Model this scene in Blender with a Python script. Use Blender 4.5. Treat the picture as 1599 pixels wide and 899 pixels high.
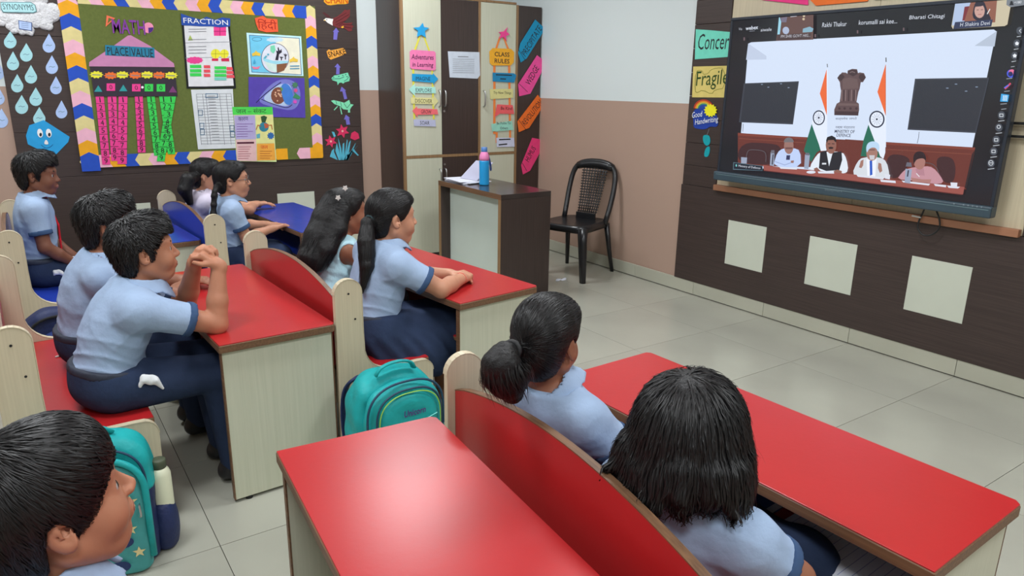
import bpy, bmesh, math, random
import numpy as np
from mathutils import Vector, Matrix
for o in list(bpy.data.objects): bpy.data.objects.remove(o)
SC = bpy.context.scene
COL = SC.collection
# ------------------------------------------------------------------ camera
RM = np.array([[0.8245238502, -0.5656211459, 0.0152689136],
               [-0.1412621052, -0.2319029144, -0.9624271691],
               [0.5479100638, 0.7913872362, -0.2711103177]])
CP = np.array([-3.9394, -3.9691, 1.4400])
FPX = 1122.05
cam_d = bpy.data.cameras.new('camera'); cam = bpy.data.objects.new('camera', cam_d); COL.objects.link(cam)
cam_d.sensor_width = 36.0; cam_d.lens = FPX / 1599 * 36.0; cam_d.clip_start = 0.02
M4 = Matrix.Identity(4)
for i in range(3):
    M4[i][0] = RM[0][i]; M4[i][1] = -RM[1][i]; M4[i][2] = -RM[2][i]; M4[i][3] = CP[i]
cam.matrix_world = M4
SC.camera = cam
# ------------------------------------------------------------------ light
SC.view_settings.view_transform = 'Standard'; SC.view_settings.look = 'None'
SC.view_settings.gamma = 1.0; SC.view_settings.use_curve_mapping = False
SC.view_settings.exposure = 0.12
wd = bpy.data.worlds.new('world'); SC.world = wd; wd.use_nodes = True
wd.node_tree.nodes['Background'].inputs[0].default_value = (0.80, 0.88, 1.0, 1)
wd.node_tree.nodes['Background'].inputs[1].default_value = 0.30
LAMP_POWER = 26.0
LAMP_COL = (0.93, 0.97, 1.0)
CEIL = 2.9
LAMPS = [(-1.75, 0.55), (-1.75, -1.9), (-1.75, -4.3), (-4.2, 0.55), (-4.2, -1.9), (-4.2, -4.3)]
# ------------------------------------------------------------------ helpers
R = math.radians
def lin(c):
    return c / 12.92 if c <= 0.04045 else ((c + 0.055) / 1.055) ** 2.4
def rgb(r, g, b, k=1.25):
    return tuple(min(0.92, lin(v / 255.0) * k) for v in (r, g, b))
MATS = {}
def mat(name, col, rough=0.5, spec=0.5, var=0.06, vscale=(6, 6, 6), bump=0.0, bscale=120.0, coat=0.0, metal=0.0,
        emit=None, sss=0.0, bstretch=None, coatrough=0.1):
    if name in MATS: return MATS[name]
    m = bpy.data.materials.new(name); m.use_nodes = True
    nt = m.node_tree; b = nt.nodes['Principled BSDF']
    b.inputs['Roughness'].default_value = rough
    b.inputs['Specular IOR Level'].default_value = spec
    b.inputs['Metallic'].default_value = metal
    b.inputs['Coat Weight'].default_value = coat; b.inputs['Coat Roughness'].default_value = coatrough
    tc = nt.nodes.new('ShaderNodeTexCoord'); mp = nt.nodes.new('ShaderNodeMapping')
    mp.inputs['Scale'].default_value = vscale
    nt.links.new(tc.outputs['Object'], mp.inputs['Vector'])
    nz = nt.nodes.new('ShaderNodeTexNoise'); nz.inputs['Scale'].default_value = 1.0; nz.inputs['Detail'].default_value = 6
    nt.links.new(mp.outputs['Vector'], nz.inputs['Vector'])
    cr = nt.nodes.new('ShaderNodeValToRGB')
    e = cr.color_ramp.elements
    e[0].position = 0.3; e[1].position = 0.7
    e[0].color = tuple(c * (1 - var) for c in col) + (1,); e[1].color = tuple(min(1, c * (1 + var)) for c in col) + (1,)
    nt.links.new(nz.outputs['Fac'], cr.inputs['Fac'])
    nt.links.new(cr.outputs['Color'], b.inputs['Base Color'])
    if sss:
        b.inputs['Subsurface Weight'].default_value = sss
        b.inputs['Subsurface Radius'].default_value = (0.012, 0.005, 0.003)
        b.inputs['Subsurface Scale'].default_value = 0.6
    if bump:
        nb = nt.nodes.new('ShaderNodeTexNoise'); nb.inputs['Scale'].default_value = bscale; nb.inputs['Detail'].default_value = 4
        if bstretch:
            m2 = nt.nodes.new('ShaderNodeMapping'); m2.inputs['Scale'].default_value = bstretch
            nt.links.new(tc.outputs['Object'], m2.inputs['Vector']); nt.links.new(m2.outputs['Vector'], nb.inputs['Vector'])
        else:
            nt.links.new(tc.outputs['Object'], nb.inputs['Vector'])
        bn = nt.nodes.new('ShaderNodeBump'); bn.inputs['Strength'].default_value = bump; bn.inputs['Distance'].default_value = 0.01
        nt.links.new(nb.outputs['Fac'], bn.inputs['Height']); nt.links.new(bn.outputs['Normal'], b.inputs['Normal'])
    if emit:
        b.inputs['Emission Color'].default_value = tuple(emit[0]) + (1,); b.inputs['Emission Strength'].default_value = emit[1]
    MATS[name] = m
    return m
def link(name, me, m=None, parent=None, smooth=False):
    o = bpy.data.objects.new(name, me); COL.objects.link(o)
    if m is not None and not me.materials: me.materials.append(m)
    if parent is not None: o.parent = parent
    if smooth:
        me.polygons.foreach_set('use_smooth', [True] * len(me.polygons))
    return o
def tag(o, label=None, cat=None, group=None, kind=None):
    if label: o['label'] = label
    if cat: o['category'] = cat
    if group: o['group'] = group
    if kind: o['kind'] = kind
    return o
def empty(name, loc=(0, 0, 0), rz=0.0):
    o = bpy.data.objects.new(name, None); COL.objects.link(o); o.location = loc; o.rotation_euler = (0, 0, rz)
    o.empty_display_size = 0.1
    return o
class MB:
    """collects shapes of ONE part"""
    def __init__(s): s.v = []; s.f = []
    def add(s, vs, fs):
        n = len(s.v); s.v += [tuple(map(float, p)) for p in vs]; s.f += [tuple(i + n for i in f) for f in fs]; return s
    def box(s, x0, x1, y0, y1, z0, z1, M=None):
        vs = [(x, y, z) for z in (z0, z1) for y in (y0, y1) for x in (x0, x1)]
        if M is not None: vs = [tuple(M @ Vector(p)) for p in vs]
        return s.add(vs, [(0, 2, 3, 1), (4, 5, 7, 6), (0, 1, 5, 4), (2, 6, 7, 3), (0, 4, 6, 2), (1, 3, 7, 5)])
    def prism(s, pts, fn, d0, d1):
        """polygon pts (u,v), fn(u,v,d) -> xyz, from depth d0 (back) to d1 (front)"""
        n = len(pts)
        ar = sum(pts[i][0] * pts[(i + 1) % n][1] - pts[(i + 1) % n][0] * pts[i][1] for i in range(n))
        if ar < 0: pts = pts[::-1]
        vs = [fn(u, v, d0) for u, v in pts] + [fn(u, v, d1) for u, v in pts]
        fs = [tuple(range(n - 1, -1, -1)), tuple(range(n, 2 * n))] + [(i, (i + 1) % n, n + (i + 1) % n, n + i) for i in range(n)]
        return s.add(vs, fs)
    def tube(s, pts, r, seg=8, closed=False, cap=True, flat=None):
        P = [np.array(p, float) for p in pts]; n = len(P)
        rr = r if hasattr(r, '__len__') else [r] * n
        up = None; rings = []
        for i in range(n):
            a = P[(i - 1) % n] if (i > 0 or closed) else P[i]; b = P[(i + 1) % n] if (i < n - 1 or closed) else P[i]
            t = b - a; t = t / (np.linalg.norm(t) + 1e-12)
            if up is None:
                up = np.array([0, 0, 1.0]) if abs(t[2]) < 0.9 else np.array([1.0, 0, 0])
            up = up - t * (up @ t); up /= np.linalg.norm(up) + 1e-12
            w = np.cross(t, up)
            fl = flat or 1.0
            rings.append([P[i] + rr[i] * (math.cos(2 * math.pi * k / seg) * up * fl + math.sin(2 * math.pi * k / seg) * w) for k in range(seg)])
        vs = [q for g in rings for q in g]; fs = []
        for i in range(n if closed else n - 1):
            j = (i + 1) % n
            for k in range(seg):
                fs.append((i * seg + k, i * seg + (k + 1) % seg, j * seg + (k + 1) % seg, j * seg + k))
        if cap and not closed:
            fs.append(tuple(range(seg - 1, -1, -1))); fs.append(tuple((n - 1) * seg + k for k in range(seg)))
        return s.add(vs, fs)
    def lathe(s, prof, seg=24, M=None):
        vs = []; fs = []
        for (r, z) in prof:
            for k in range(seg):
                a = 2 * math.pi * k / seg; p = Vector((r * math.cos(a), r * math.sin(a), z))
                vs.append(tuple(M @ p) if M is not None else tuple(p))
        for i in range(len(prof) - 1):
            for k in range(seg):
                fs.append((i * seg + k, i * seg + (k + 1) % seg, (i + 1) * seg + (k + 1) % seg, (i + 1) * seg + k))
        fs.append(tuple(range(seg - 1, -1, -1))); fs.append(tuple((len(prof) - 1) * seg + k for k in range(seg)))
        return s.add(vs, fs)
    def mesh(s, name, bevel=0.0, seg=2):
        me = bpy.data.meshes.new(name); me.from_pydata(s.v, [], s.f)
        bm = bmesh.new(); bm.from_mesh(me)
        bmesh.ops.recalc_face_normals(bm, faces=bm.faces)
        if bevel:
            bmesh.ops.bevel(bm, geom=[e for e in bm.edges if e.calc_face_angle(0) > 0.6], offset=bevel, segments=seg, affect='EDGES', profile=0.5, clamp_overlap=True)
        bm.to_mesh(me); bm.free(); return me
    def build(s, name, m, parent=None, bevel=0.0, seg=2, smooth=False):
        return link(name, s.mesh(name, bevel, seg), m, parent, smooth)
def copy_tree(o, parent=None):
    c = o.copy(); COL.objects.link(c)
    if parent is not None: c.parent = parent
    for ch in list(o.children): copy_tree(ch, c)
    return c
def smooth_pts(pts, n=2, closed=False):
    P = [np.array(p, float) for p in pts]
    for _ in range(n):
        Q = []
        L = len(P)
        for i in range(L if closed else L - 1):
            a, b = P[i], P[(i + 1) % L]
            Q += [0.75 * a + 0.25 * b, 0.25 * a + 0.75 * b]
        if not closed: Q = [P[0]] + Q[1:-1] + [P[-1]]
        P = Q
    return [tuple(p) for p in P]
# wall planes: a wall-point (u,v) with d metres of stand-off into the room
class Plane:
    def __init__(s, o, u, v, n):
        s.o, s.u, s.v, s.n = [np.array(a, float) for a in (o, u, v, n)]
    def at(s, u, v, d=0.0): return tuple(s.o + s.u * u + s.v * v + s.n * d)
    def px(s, x, y):
        """wall coordinates of a point measured in the 1599x899 photograph"""
        r = RM.T @ np.array([(x - 799.5) / FPX, (y - 449.5) / FPX, 1.0])
        t = ((s.o - CP) @ s.n) / (r @ s.n); p = CP + t * r - s.o
        return (float(p @ s.u), float(p @ s.v))
    def pxs(s, pts): return [s.px(*p) for p in pts]
YB = 1.77
BACK = Plane((0, YB - 0.02, 0), (1, 0, 0), (0, 0, 1), (0, -1, 0))      # face of the brown cladding on the board wall
BWALL = Plane((0, YB, 0), (1, 0, 0), (0, 0, 1), (0, -1, 0))
RIGHT = Plane((-0.02, 0, 0), (0, -1, 0), (0, 0, 1), (-1, 0, 0))        # face of the brown cladding on the screen wall
CABF = Plane((0, 1.33, 0), (1, 0, 0), (0, 0, 1), (0, -1, 0))           # cabinet front
def paper(name, pl, pts, m, parent=None, d=0.001, t=0.0015, px=True):
    P = pl.pxs(pts) if px else pts
    return MB().prism(P, pl.at, d, d + t).build(name, m, parent)
def text_obj(name, txt, m, pl, u, v, w=None, h=None, d=0.003, t=0.001, ang=0.0, parent=None, shear=0.0, bold=0.0):
    """letters as raised mesh, centred at (u,v) on the wall, fitted to w x h metres"""
    cu = bpy.data.curves.new(name, 'FONT'); cu.body = txt; cu.align_x = 'CENTER'; cu.resolution_u = 2
    cu.space_line = 1.0; cu.shear = shear; cu.offset = bold
    ob = bpy.data.objects.new(name, cu); COL.objects.link(ob)
    dg = bpy.context.evaluated_depsgraph_get(); dg.update()
    me = bpy.data.meshes.new_from_object(ob.evaluated_get(dg)); bpy.data.objects.remove(ob)
    n = len(me.vertices)
    if n == 0: return link(name, me, m, parent)
    co = np.zeros(n * 3); me.vertices.foreach_get('co', co); co = co.reshape(-1, 3)
    mn, mx = co.min(0), co.max(0); c = (mn + mx) / 2; sz = mx - mn
    sx = w / sz[0] if w else h / sz[1]; sy = h / sz[1] if h else sx
    x = (co[:, 0] - c[0]) * sx; y = (co[:, 1] - c[1]) * sy
    ca, sa = math.cos(ang), math.sin(ang)
    U = u + x * ca - y * sa; V = v + x * sa + y * ca
    out = np.array([pl.at(a, b, d) for a, b in zip(U, V)])
    me.vertices.foreach_set('co', out.ravel()); me.update(); me.materials.clear()
    return link(name, me, m, parent)
def text_px(name, txt, m, pl, x0, y0, x1, y1, hpx, **k):
    """letters running from photo point (x0,y0) to (x1,y1) along their middle, hpx pixels tall"""
    a = np.array(pl.px(x0, y0)); b = np.array(pl.px(x1, y1)); c = (a + b) / 2; dd = b - a
    e = np.array(pl.px((x0 + x1) / 2, (y0 + y1) / 2 - hpx / 2)); g = np.array(pl.px((x0 + x1) / 2, (y0 + y1) / 2 + hpx / 2))
    return text_obj(name, txt, m, pl, c[0], c[1], w=float(np.hypot(*dd)), h=float(np.hypot(*(e - g))), ang=math.atan2(dd[1], dd[0]), **k)
# ------------------------------------------------------------------ materials
def striped_wood(name, c0, c1, rough, axis, scale=1.0, coat=0.0, bump=0.05):
    """long-grained laminate: noise stretched along one axis"""
    sc = [140 * scale] * 3; sc[axis] = 3.0 * scale
    m = mat(name, tuple((a + b) / 2 for a, b in zip(c0, c1)), rough, var=0.0, vscale=sc, coat=coat, bump=bump, bscale=1.0, bstretch=sc)
    e = [n for n in m.node_tree.nodes if n.type == 'VALTORGB'][0].color_ramp.elements
    e[0].color = c0 + (1,); e[1].color = c1 + (1,)
    return m
CREAM = striped_wood('cream_laminate', rgb(182, 183, 163), rgb(190, 190, 171), 0.42, 2, bump=.02)
SANDY = striped_wood('sand_ply_laminate', rgb(184, 172, 146), rgb(194, 182, 156), 0.45, 2, bump=.02)
BROWN = striped_wood('dark_brown_laminate', rgb(54, 42, 39, 1.1), rgb(66, 53, 49, 1.1), 0.5, 0)
BROWNY = striped_wood('dark_brown_laminate_y', rgb(54, 42, 39, 1.1), rgb(66, 53, 49, 1.1), 0.5, 1)
BROWNV = striped_wood('dark_brown_laminate_z', rgb(54, 42, 39, 1.1), rgb(66, 53, 49, 1.1), 0.35, 2)
WALNUT = striped_wood('walnut_edge', rgb(88, 62, 44), rgb(118, 86, 60), 0.5, 1)
OAKEDGE = striped_wood('oak_edge', rgb(120, 92, 62), rgb(146, 114, 80), 0.5, 2)
RED = mat('red_laminate', rgb(176, 34, 37, 1.05), 0.29, 0.5, 0.05, (3, 3, 3), bump=0.02, bscale=60)
BLUE = mat('blue_laminate', rgb(36, 60, 160, 1.05), 0.26, 0.5, 0.05, (3, 3, 3))
SOFTWHITE = mat('white_laminate', rgb(186, 190, 176), 0.45, var=0.02)
GREYDARK = mat('dark_gap', (0.012, 0.012, 0.012), 0.9)
STEEL = mat('steel', (0.55, 0.55, 0.56), 0.3, metal=1.0)
def two_tone(name, split, lo, hi, rough=0.62):
    m = mat(name, hi, rough, var=0.0, bump=0.04, bscale=45)
    nt = m.node_tree; b = nt.nodes['Principled BSDF']
    ge = nt.nodes.new('ShaderNodeNewGeometry'); sp = nt.nodes.new('ShaderNodeSeparateXYZ'); nt.links.new(ge.outputs['Position'], sp.inputs[0])
    gt = nt.nodes.new('ShaderNodeMath'); gt.operation = 'GREATER_THAN'; gt.inputs[1].default_value = split
    nt.links.new(sp.outputs['Z'], gt.inputs[0])
    nz = nt.nodes.new('ShaderNodeTexNoise'); nz.inputs['Scale'].default_value = 2.2; nz.inputs['Detail'].default_value = 8
    mx = nt.nodes.new('ShaderNodeMix'); mx.data_type = 'RGBA'
    mx.inputs[6].default_value = lo + (1,); mx.inputs[7].default_value = hi + (1,)
    nt.links.new(gt.outputs[0], mx.inputs[0])
    m2 = nt.nodes.new('ShaderNodeMix'); m2.data_type = 'RGBA'; m2.blend_type = 'MULTIPLY'; m2.inputs[0].default_value = 0.10
    nt.links.new(mx.outputs[2], m2.inputs[6]); nt.links.new(nz.outputs['Fac'], m2.inputs[7])
    nt.links.new(m2.outputs[2], b.inputs['Base Color'])
    return m
PEACH = rgb(166, 139, 124, 1.25); WHITEP = rgb(200, 208, 208, 1.3)
WALLR = two_tone('wall_paint_screen_side', 1.337, PEACH, WHITEP)
WALLB = two_tone('wall_paint_board_side', 1.385, PEACH, WHITEP)
CEILM = mat('ceiling_paint', (0.82, 0.83, 0.83), 0.8)
TILE = mat('vitrified_tile', rgb(160, 159, 147, 1.2), 0.22, 0.5, 0.07, (1.7, 1.7, 1.7), bump=0.01, bscale=18)
GROUT = mat('grout', (0.10, 0.095, 0.085), 0.9)
SKIRT_T = mat('skirting_tile', rgb(168, 167, 152, 1.2), 0.3, 0.5, 0.06, (2, 2, 2))
# ------------------------------------------------------------------ structure
X0, X1, Y0, Y1 = -6.2, 0.0, -5.8, YB
floor = MB().box(X0, X1, Y0, Y1, -0.12, -0.012).build('floor', GROUT); tag(floor, kind='structure')
tile_cache = {}
def tile(x0, x1, y0, y1):
    key = (round(x1 - x0, 3), round(y1 - y0, 3))
    if key not in tile_cache:
        w, h = key
        tile_cache[key] = MB().box(-w / 2 + .0012, w / 2 - .0012, -h / 2 + .0012, h / 2 - .0012, -0.012, 0).mesh('tile', 0.0, 1)
    o = link('tile', tile_cache[key], TILE, floor); o.location = ((x0 + x1) / 2, (y0 + y1) / 2, 0)
xs = [0.0] + [-0.5636 - 0.6 * k for k in range(9)] + [X0]
ys = [Y1] + [1.2 - 0.6 * k for k in range(12)] + [Y0]
for a in range(len(xs) - 1):
    for b in range(len(ys) - 1):
        if xs[a] - xs[a + 1] > 0.02 and ys[b] - ys[b + 1] > 0.02: tile(xs[a + 1], xs[a], ys[b + 1], ys[b])
tag(MB().box(X0, X1, Y0, Y1, CEIL, CEIL + 0.1).build('ceiling', CEILM), kind='structure')
wr = tag(MB().box(0, 0.15, Y0, Y1, -0.1, CEIL).build('wall_right', WALLR), kind='structure')
wb = tag(MB().box(X0, X1 + .15, Y1, Y1 + 0.15, -0.1, CEIL).build('wall_back', WALLB), kind='structure')
tag(MB().box(X0 - .15, X0, Y0, Y1, -0.1, CEIL).build('wall_left', WALLB), kind='structure')
tag(MB().box(X0, X1, Y0 - .15, Y0, -0.1, CEIL).build('wall_front', WALLB), kind='structure')
# skirting tiles on the screen wall
bb = tag(MB().box(-0.012, -0.001, -5.4, 1.32, 0.004, 0.094).build('baseboard_right', GROUT), kind='structure')
tm = MB().box(-0.016, -0.004, -0.2988, 0.2988, 0.006, 0.098).mesh('skirting_tile', 0.0012, 1)
for k in range(11):
    o = link('skirting_tile', tm, SKIRT_T, bb); o.location = (0, 0.9 - 0.6 * k, 0)
# dark brown cladding on the screen wall
def wp(name, y0, y1, z0, z1, m, x0=-0.02, x1=0.0, bev=0.0015):
    return MB().box(x0, x1, y0, y1, z0, z1).build(name, m, wr, bev, 1)
wp('lower_wood_panel', -3.6, -0.415, 0.098, 0.782, BROWNY)
zz = [0.784, 0.922, 1.076, 1.235, 1.39, 1.545, 1.70, 1.852, 2.005, 2.16, 2.31, 2.46, 2.61]
for a, b in zip(zz[:-1], zz[1:]):
    wp('wood_plank', -0.722, -0.425, a + .001, b - .001, BROWNY)
    wp('wood_plank', -3.6, -2.575, a + .001, b - .001, BROWNY)
wp('backing_panel', -1.70, -0.724, 0.784, 2.61, SANDY, -0.012)
wp('backing_panel', -2.573, -1.7015, 0.784, 2.61, SANDY, -0.012)
wp('ledge', -2.566, -0.722, 0.778, 0.815, mat('ledge_wood', rgb(150, 104, 78), 0.5), -0.045)
for k in range(4):
    y = -0.86 - 0.614 * k
    wp('inset_panel', y - 0.303, y, 0.292, 0.592, SOFTWHITE, -0.0225, -0.018, 0.0008)
# dark brown cladding on the board wall
def bpn(name, x0, x1, z0, z1, m, d0=0.0, d1=0.02, bev=0.0015):
    return MB().box(x0, x1, YB - d1, YB - d0, z0, z1).build(name, m, wb, bev, 1)
bz = [0.0, 0.80, 1.095, 1.70, 2.11, 2.61]
for a, b in zip(bz[:-1], bz[1:]): bpn('wood_panel', -3.91, -1.522, a + .001, b - .001, BROWN)
for k in range(3):
    x = -1.953 - 0.606 * k
    bpn('inset_panel', x - 0.30, x, 0.288, 0.588, SOFTWHITE, 0.018, 0.0225, 0.0008)
# ------------------------------------------------------------------ ceiling lamps
PANEL = mat('led_diffuser', (0.9, 0.9, 0.9), 0.5, emit=(LAMP_COL, 6.0))
WHITEM = mat('white_metal', (0.8, 0.8, 0.8), 0.4)
lamp_names = ['by the screen wall and cabinet', 'above the front aisle', 'by the front wall corner', 'above the blue rear desks', 'above the middle rear desks', 'above the photographer']
for (x, y), n in zip(LAMPS, lamp_names):
    t = empty('ceiling_light', (x, y, CEIL)); tag(t, 'square white ceiling light panel ' + n, 'lamp', 'ceiling light panels')
    MB().box(-.32, .32, -.32, .32, -.03, 0).build('frame', WHITEM, t, .004)
    MB().box(-.29, .29, -.29, .29, -.034, -.029).build('diffuser', PANEL, t)
    ld = bpy.data.lights.new('panel_light', 'AREA'); ld.shape = 'SQUARE'; ld.size = 0.58; ld.energy = LAMP_POWER; ld.color = LAMP_COL
    lo = bpy.data.objects.new('panel_light', ld); COL.objects.link(lo); lo.parent = t; lo.location = (0, 0, -0.05)
# ------------------------------------------------------------------ desks and benches
DESK_H = 0.60
def make_desk(name, top_m, loc, rz, label, w=0.40, l=1.08, shelf_m=None, inset=.05):
    """local: x from -w/2 (pupils' side) to w/2, y from 0 (near end) to l"""
    t = empty(name, loc, rz); tag(t, label, 'desk')
    h = w / 2
    c = .012; pts = [(-h, 0), (h - c, 0), (h, c), (h, l - c), (h - c, l), (-h, l)]
    f = lambda u, v, d: (u, v, d)
    sl = MB().prism(pts, f, DESK_H - 0.030, DESK_H - 0.0035).build('desktop', WALNUT, t, 0.002, 1)
    i = .0018
    MB().prism([(-h + i, i), (h - c - i, i), (h - i, c + i), (h - i, l - c - i), (h - c - i, l - i), (-h + i, l - i)], f, DESK_H - 0.0035, DESK_H).build('laminate_top', top_m, sl, 0.0008, 1)
    for y in (0.018, l - 0.038):
        p = MB().box(-h + .012, h - .012, y, y + .02, 0.012, DESK_H - .031).build('end_panel', CREAM, t, 0.001, 1)
        for x in (-h + .008, h - .012): MB().box(x, x + .004, y - .0005, y + .0205, 0.012, DESK_H - .031).build('edge_banding', WALNUT, p)
        for x in (-h + .06, h - .06): MB().lathe([(0.012, 0), (0.012, .013)], 10, Matrix.Translation((x, y + .01, 0))).build('glide', GREYDARK, p)
    MB().box(h - .05, h - .035, .039, l - .039, 0.22, DESK_H - .031).build('modesty_panel', CREAM, t, 0.001, 1)
    s = MB().box(-h + inset, h - .051, .039, l - .039, 0.405, 0.42).build('shelf', WALNUT, t, 0.001, 1)
    MB().box(-h + inset + .002, h - .052, .040, l - .040, 0.42, 0.4225).build('shelf_laminate', shelf_m or top_m, s)
    return t
make_desk('school_desk', RED, (-2.462, -3.485, 0), R(1.6), 'long red-topped desk in front of the girl with bobbed hair, books in its shelf', 0.40, 1.09)
make_desk('school_desk', RED, (-3.408, -3.47, 0), R(-4.8), 'empty red-topped desk in the foreground with a shiny light patch', 0.41, 1.06, inset=.20)
make_desk('school_desk', RED, (-3.262, -1.585, 0), R(2.4), 'red-topped desk the boy with clasped hands leans on', 0.41, 1.09)
make_desk('school_desk', RED, (-2.336, -1.575, 0), R(6.8), 'red-topped desk where the ponytailed girl rests her folded hands', 0.43, 1.05)
make_desk('school_desk', BLUE, (-2.42, 0.115, 0), R(4.2), 'blue-topped desk in front of the girl with glasses', 0.40, 1.08)
make_desk('school_desk', BLUE, (-3.345, 0.165, 0), R(4.0), 'blue-topped desk ahead of the upright boy by the wall, half hidden by heads', 0.40, 1.08)
SEAT_H = 0.375
def side_profile():
    """bench side panel outline in x (0 = back) and z: upright with round head sweeping into the seat support"""
    pts = []
    for k in range(13):
        a = math.pi - math.pi * k / 12; pts.append((0.053 + 0.053 * math.cos(a), 0.70 + 0.053 * math.sin(a)))
    pts += [(0.106, 0.55)]
    for k in range(1, 9):
        a = math.pi + (math.pi / 2) * k / 8; pts.append((0.106 + 0.115 + 0.115 * math.cos(a), 0.49 + 0.115 * math.sin(a)))
    pts += [(0.34, SEAT_H)]
    for k in range(1, 7):
        a = math.pi / 2 - (math.pi / 2) * k / 6; pts.append((0.355 + 0.05 * math.cos(a), SEAT_H - 0.05 + 0.05 * math.sin(a)))
    pts += [(0.40, 0.012), (0.0, 0.012)]
    return pts
SIDE = side_profile()
def make_bench(m, loc, rz, label, l=1.08, side_m=None):
    """local: x 0 = back of the upright, pupils face +x; y from 0 (near end) to l"""
    t = empty('school_bench', loc, rz); tag(t, label, 'bench')
    for y in (0.0, l - 0.024):
        p = MB().prism(SIDE, lambda u, v, d: (u, d, v), y + .001, y + .023).build('side_panel', side_m or SANDY, t, 0.0015, 1)
        # proud edge lipping on both outlines
        ring = [(x, y + .012, z) for x, z in SIDE[:-2]]
        rb = MB(); n = len(ring)
        for i in range(n - 1):
            a, b = np.array(ring[i]), np.array(ring[i + 1])
            tx, tz = b[0] - a[0], b[2] - a[2]; L = math.hypot(tx, tz) + 1e-9; nx, nz = -tz / L, tx / L
            q = [(a[0], a[2]), (b[0], b[2]), (b[0] + nx * .002, b[2] + nz * .002), (a[0] + nx * .002, a[2] + nz * .002)]
            rb.prism(q, lambda u, v, d: (u, d, v), y, y + .024)
        rb.build('edge_lipping', OAKEDGE if False else SANDY, p)
        for (hx, hz) in ((.053, .70), (.075, .60)):
            MB().lathe([(.004, 0), (.004, .0012)], 8, Matrix.Translation((hx, y + (-.0006 if y == 0 else .0236), hz)) @ Matrix.Rotation(R(90), 4, 'X')).build('screw_hole', GREYDARK, p)
    # arched backrest
    N = 20; ya, yb = 0.024, l - 0.024; top = []
    for k in range(N + 1):
        s = k / N; y = ya + (yb - ya) * s; top.append((y, 0.655 + 0.085 * math.sin(math.pi * s) ** 0.8))
    pts = [(ya, 0.40)] + top + [(yb, 0.40)]
    b = MB().prism([(u, v) for u, v in pts], lambda u, v, d: (d, u, v), 0.022, 0.040).build('backrest', m, t, 0.0006, 1)
    cap = MB()
    for k in range(N):
        (a0, b0), (a1, b1) = top[k], top[k + 1]
        cap.prism([(a0, b0), (a1, b1), (a1, b1 + .003), (a0, b0 + .003)], lambda u, v, d: (d, u, v), 0.0215, 0.0405)
    cap.build('backrest_edge', WALNUT, b)
    s = MB().box(0.05, 0.398, 0.024, l - 0.024, SEAT_H - .022, SEAT_H - .003).build('seat', WALNUT, t, 0.002, 1)
    MB().box(0.052, 0.396, 0.0245, l - 0.0245, SEAT_H - .003, SEAT_H).build('seat_laminate', m, s)
    MB().box(0.06, 0.075, 0.024, l - 0.024, 0.20, SEAT_H - .022).build('stretcher', side_m or SANDY, t, 0.001, 1)
    return t
make_bench(RED, (-3.168, -3.49, 0), R(-5.0), 'red bench in the foreground under the bob-haired and ponytailed girls', 1.09)
make_bench(RED, (-3.052, -1.565, 0), R(2.0), 'red bench seating the ponytailed girl and the girl in the pale dress', 1.08)
make_bench(RED, (-4.072, -1.565, 0), R(1.5), 'red bench seating the boy with clasped hands and his neighbour', 1.08)
make_bench(BLUE, (-3.150, 0.045, 0), R(3.0), 'blue bench seating the girl with glasses and her neighbour', 1.08)
make_bench(BLUE, (-4.06, 0.06, 0), R(-1.0), 'blue bench under the upright boy in the far left corner', 1.08)
make_bench(RED, (-4.17, -3.71, 0), R(-3.0), 'red bench under the close boy at the bottom left corner', 1.06)
# ------------------------------------------------------------------ teacher's desk
td = empty('teacher_desk', (-1.285, 0.015, 0), R(0)); tag(td, 'dark brown teacher desk with a white recessed front panel beside the cupboard', 'desk')
GLOSSB = striped_wood('dark_brown_gloss', rgb(46, 36, 35, 1.1), rgb(58, 46, 44, 1.1), 0.22, 1, coat=0.3)
TW, TL, TH = 0.425, 0.86, 0.735
MB().box(.004, TW, 0, TL, TH - .035, TH).build('desktop', GLOSSB, td, .0015, 1)
for y in (0, TL - .03):
    MB().box(.004, TW, y, y + .03, 0.0, TH - .0355).build('side_panel', BROWNV, td, .0015, 1)
    MB().box(0, .004, y, y + .03, 0.0, TH - .035).build('edge_banding', OAKEDGE, td)
MB().box(0, .004, 0, TL, TH - .035, TH).build('edge_banding', WALNUT, td)
MB().box(.085, .10, .03, TL - .03, 0.06, TH - .036).build('front_panel', mat('frosted_white_panel', rgb(196, 206, 198), 0.4, var=.02), td, .001, 1)
# ------------------------------------------------------------------ cupboard
cb = empty('cupboard', (-1.35, 1.33, 0)); tag(cb, 'tall cream and dark brown cupboard with wood edging in the corner', 'cupboard')
CH = 2.09
MB().box(0.0, 1.34, .012, YB - 1.33 - .002, 0.0, CH).build('carcass', BROWNV, cb, .002, 1)
def cdoor(x0, x1, z0, z1, m, hx=None, hz=None):
    d = MB().box(x0, x1, -.008, .011, z0, z1).build('door', m, cb, .0015, 1)
    if hx is not None:
        MB().tube(smooth_pts([(hx, -.008, hz - .065), (hx, -.035, hz - .06), (hx, -.038, hz), (hx, -.035, hz + .06), (hx, -.008, hz + .065)], 2), .006, 8).build('handle', STEEL, d, smooth=True)
def ctrim(x0, x1, z0, z1):
    MB().box(x0, x1, -.010, .0115, z0, z1).build('trim_strip', OAKEDGE, cb, .001, 1)
xs = [0.0, 0.022, 0.352, 0.355, 0.70, 0.722, 1.075, 1.098, 1.34]
cdoor(.0235, .350, .882, CH - .002, CREAM, .325, 1.33)
cdoor(.3535, .7, .882, CH - .002, BROWNV, .375, 1.33)
cdoor(.7235, 1.074, .882, CH - .002, CREAM, .752, 1.33)
cdoor(1.0995, 1.338, .0, CH - .002, BROWNV)
cdoor(.0235, .350, .06, .858, CREAM, .325, .70)
cdoor(.3535, .7, .06, .858, BROWNV, .375, .70)
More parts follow.
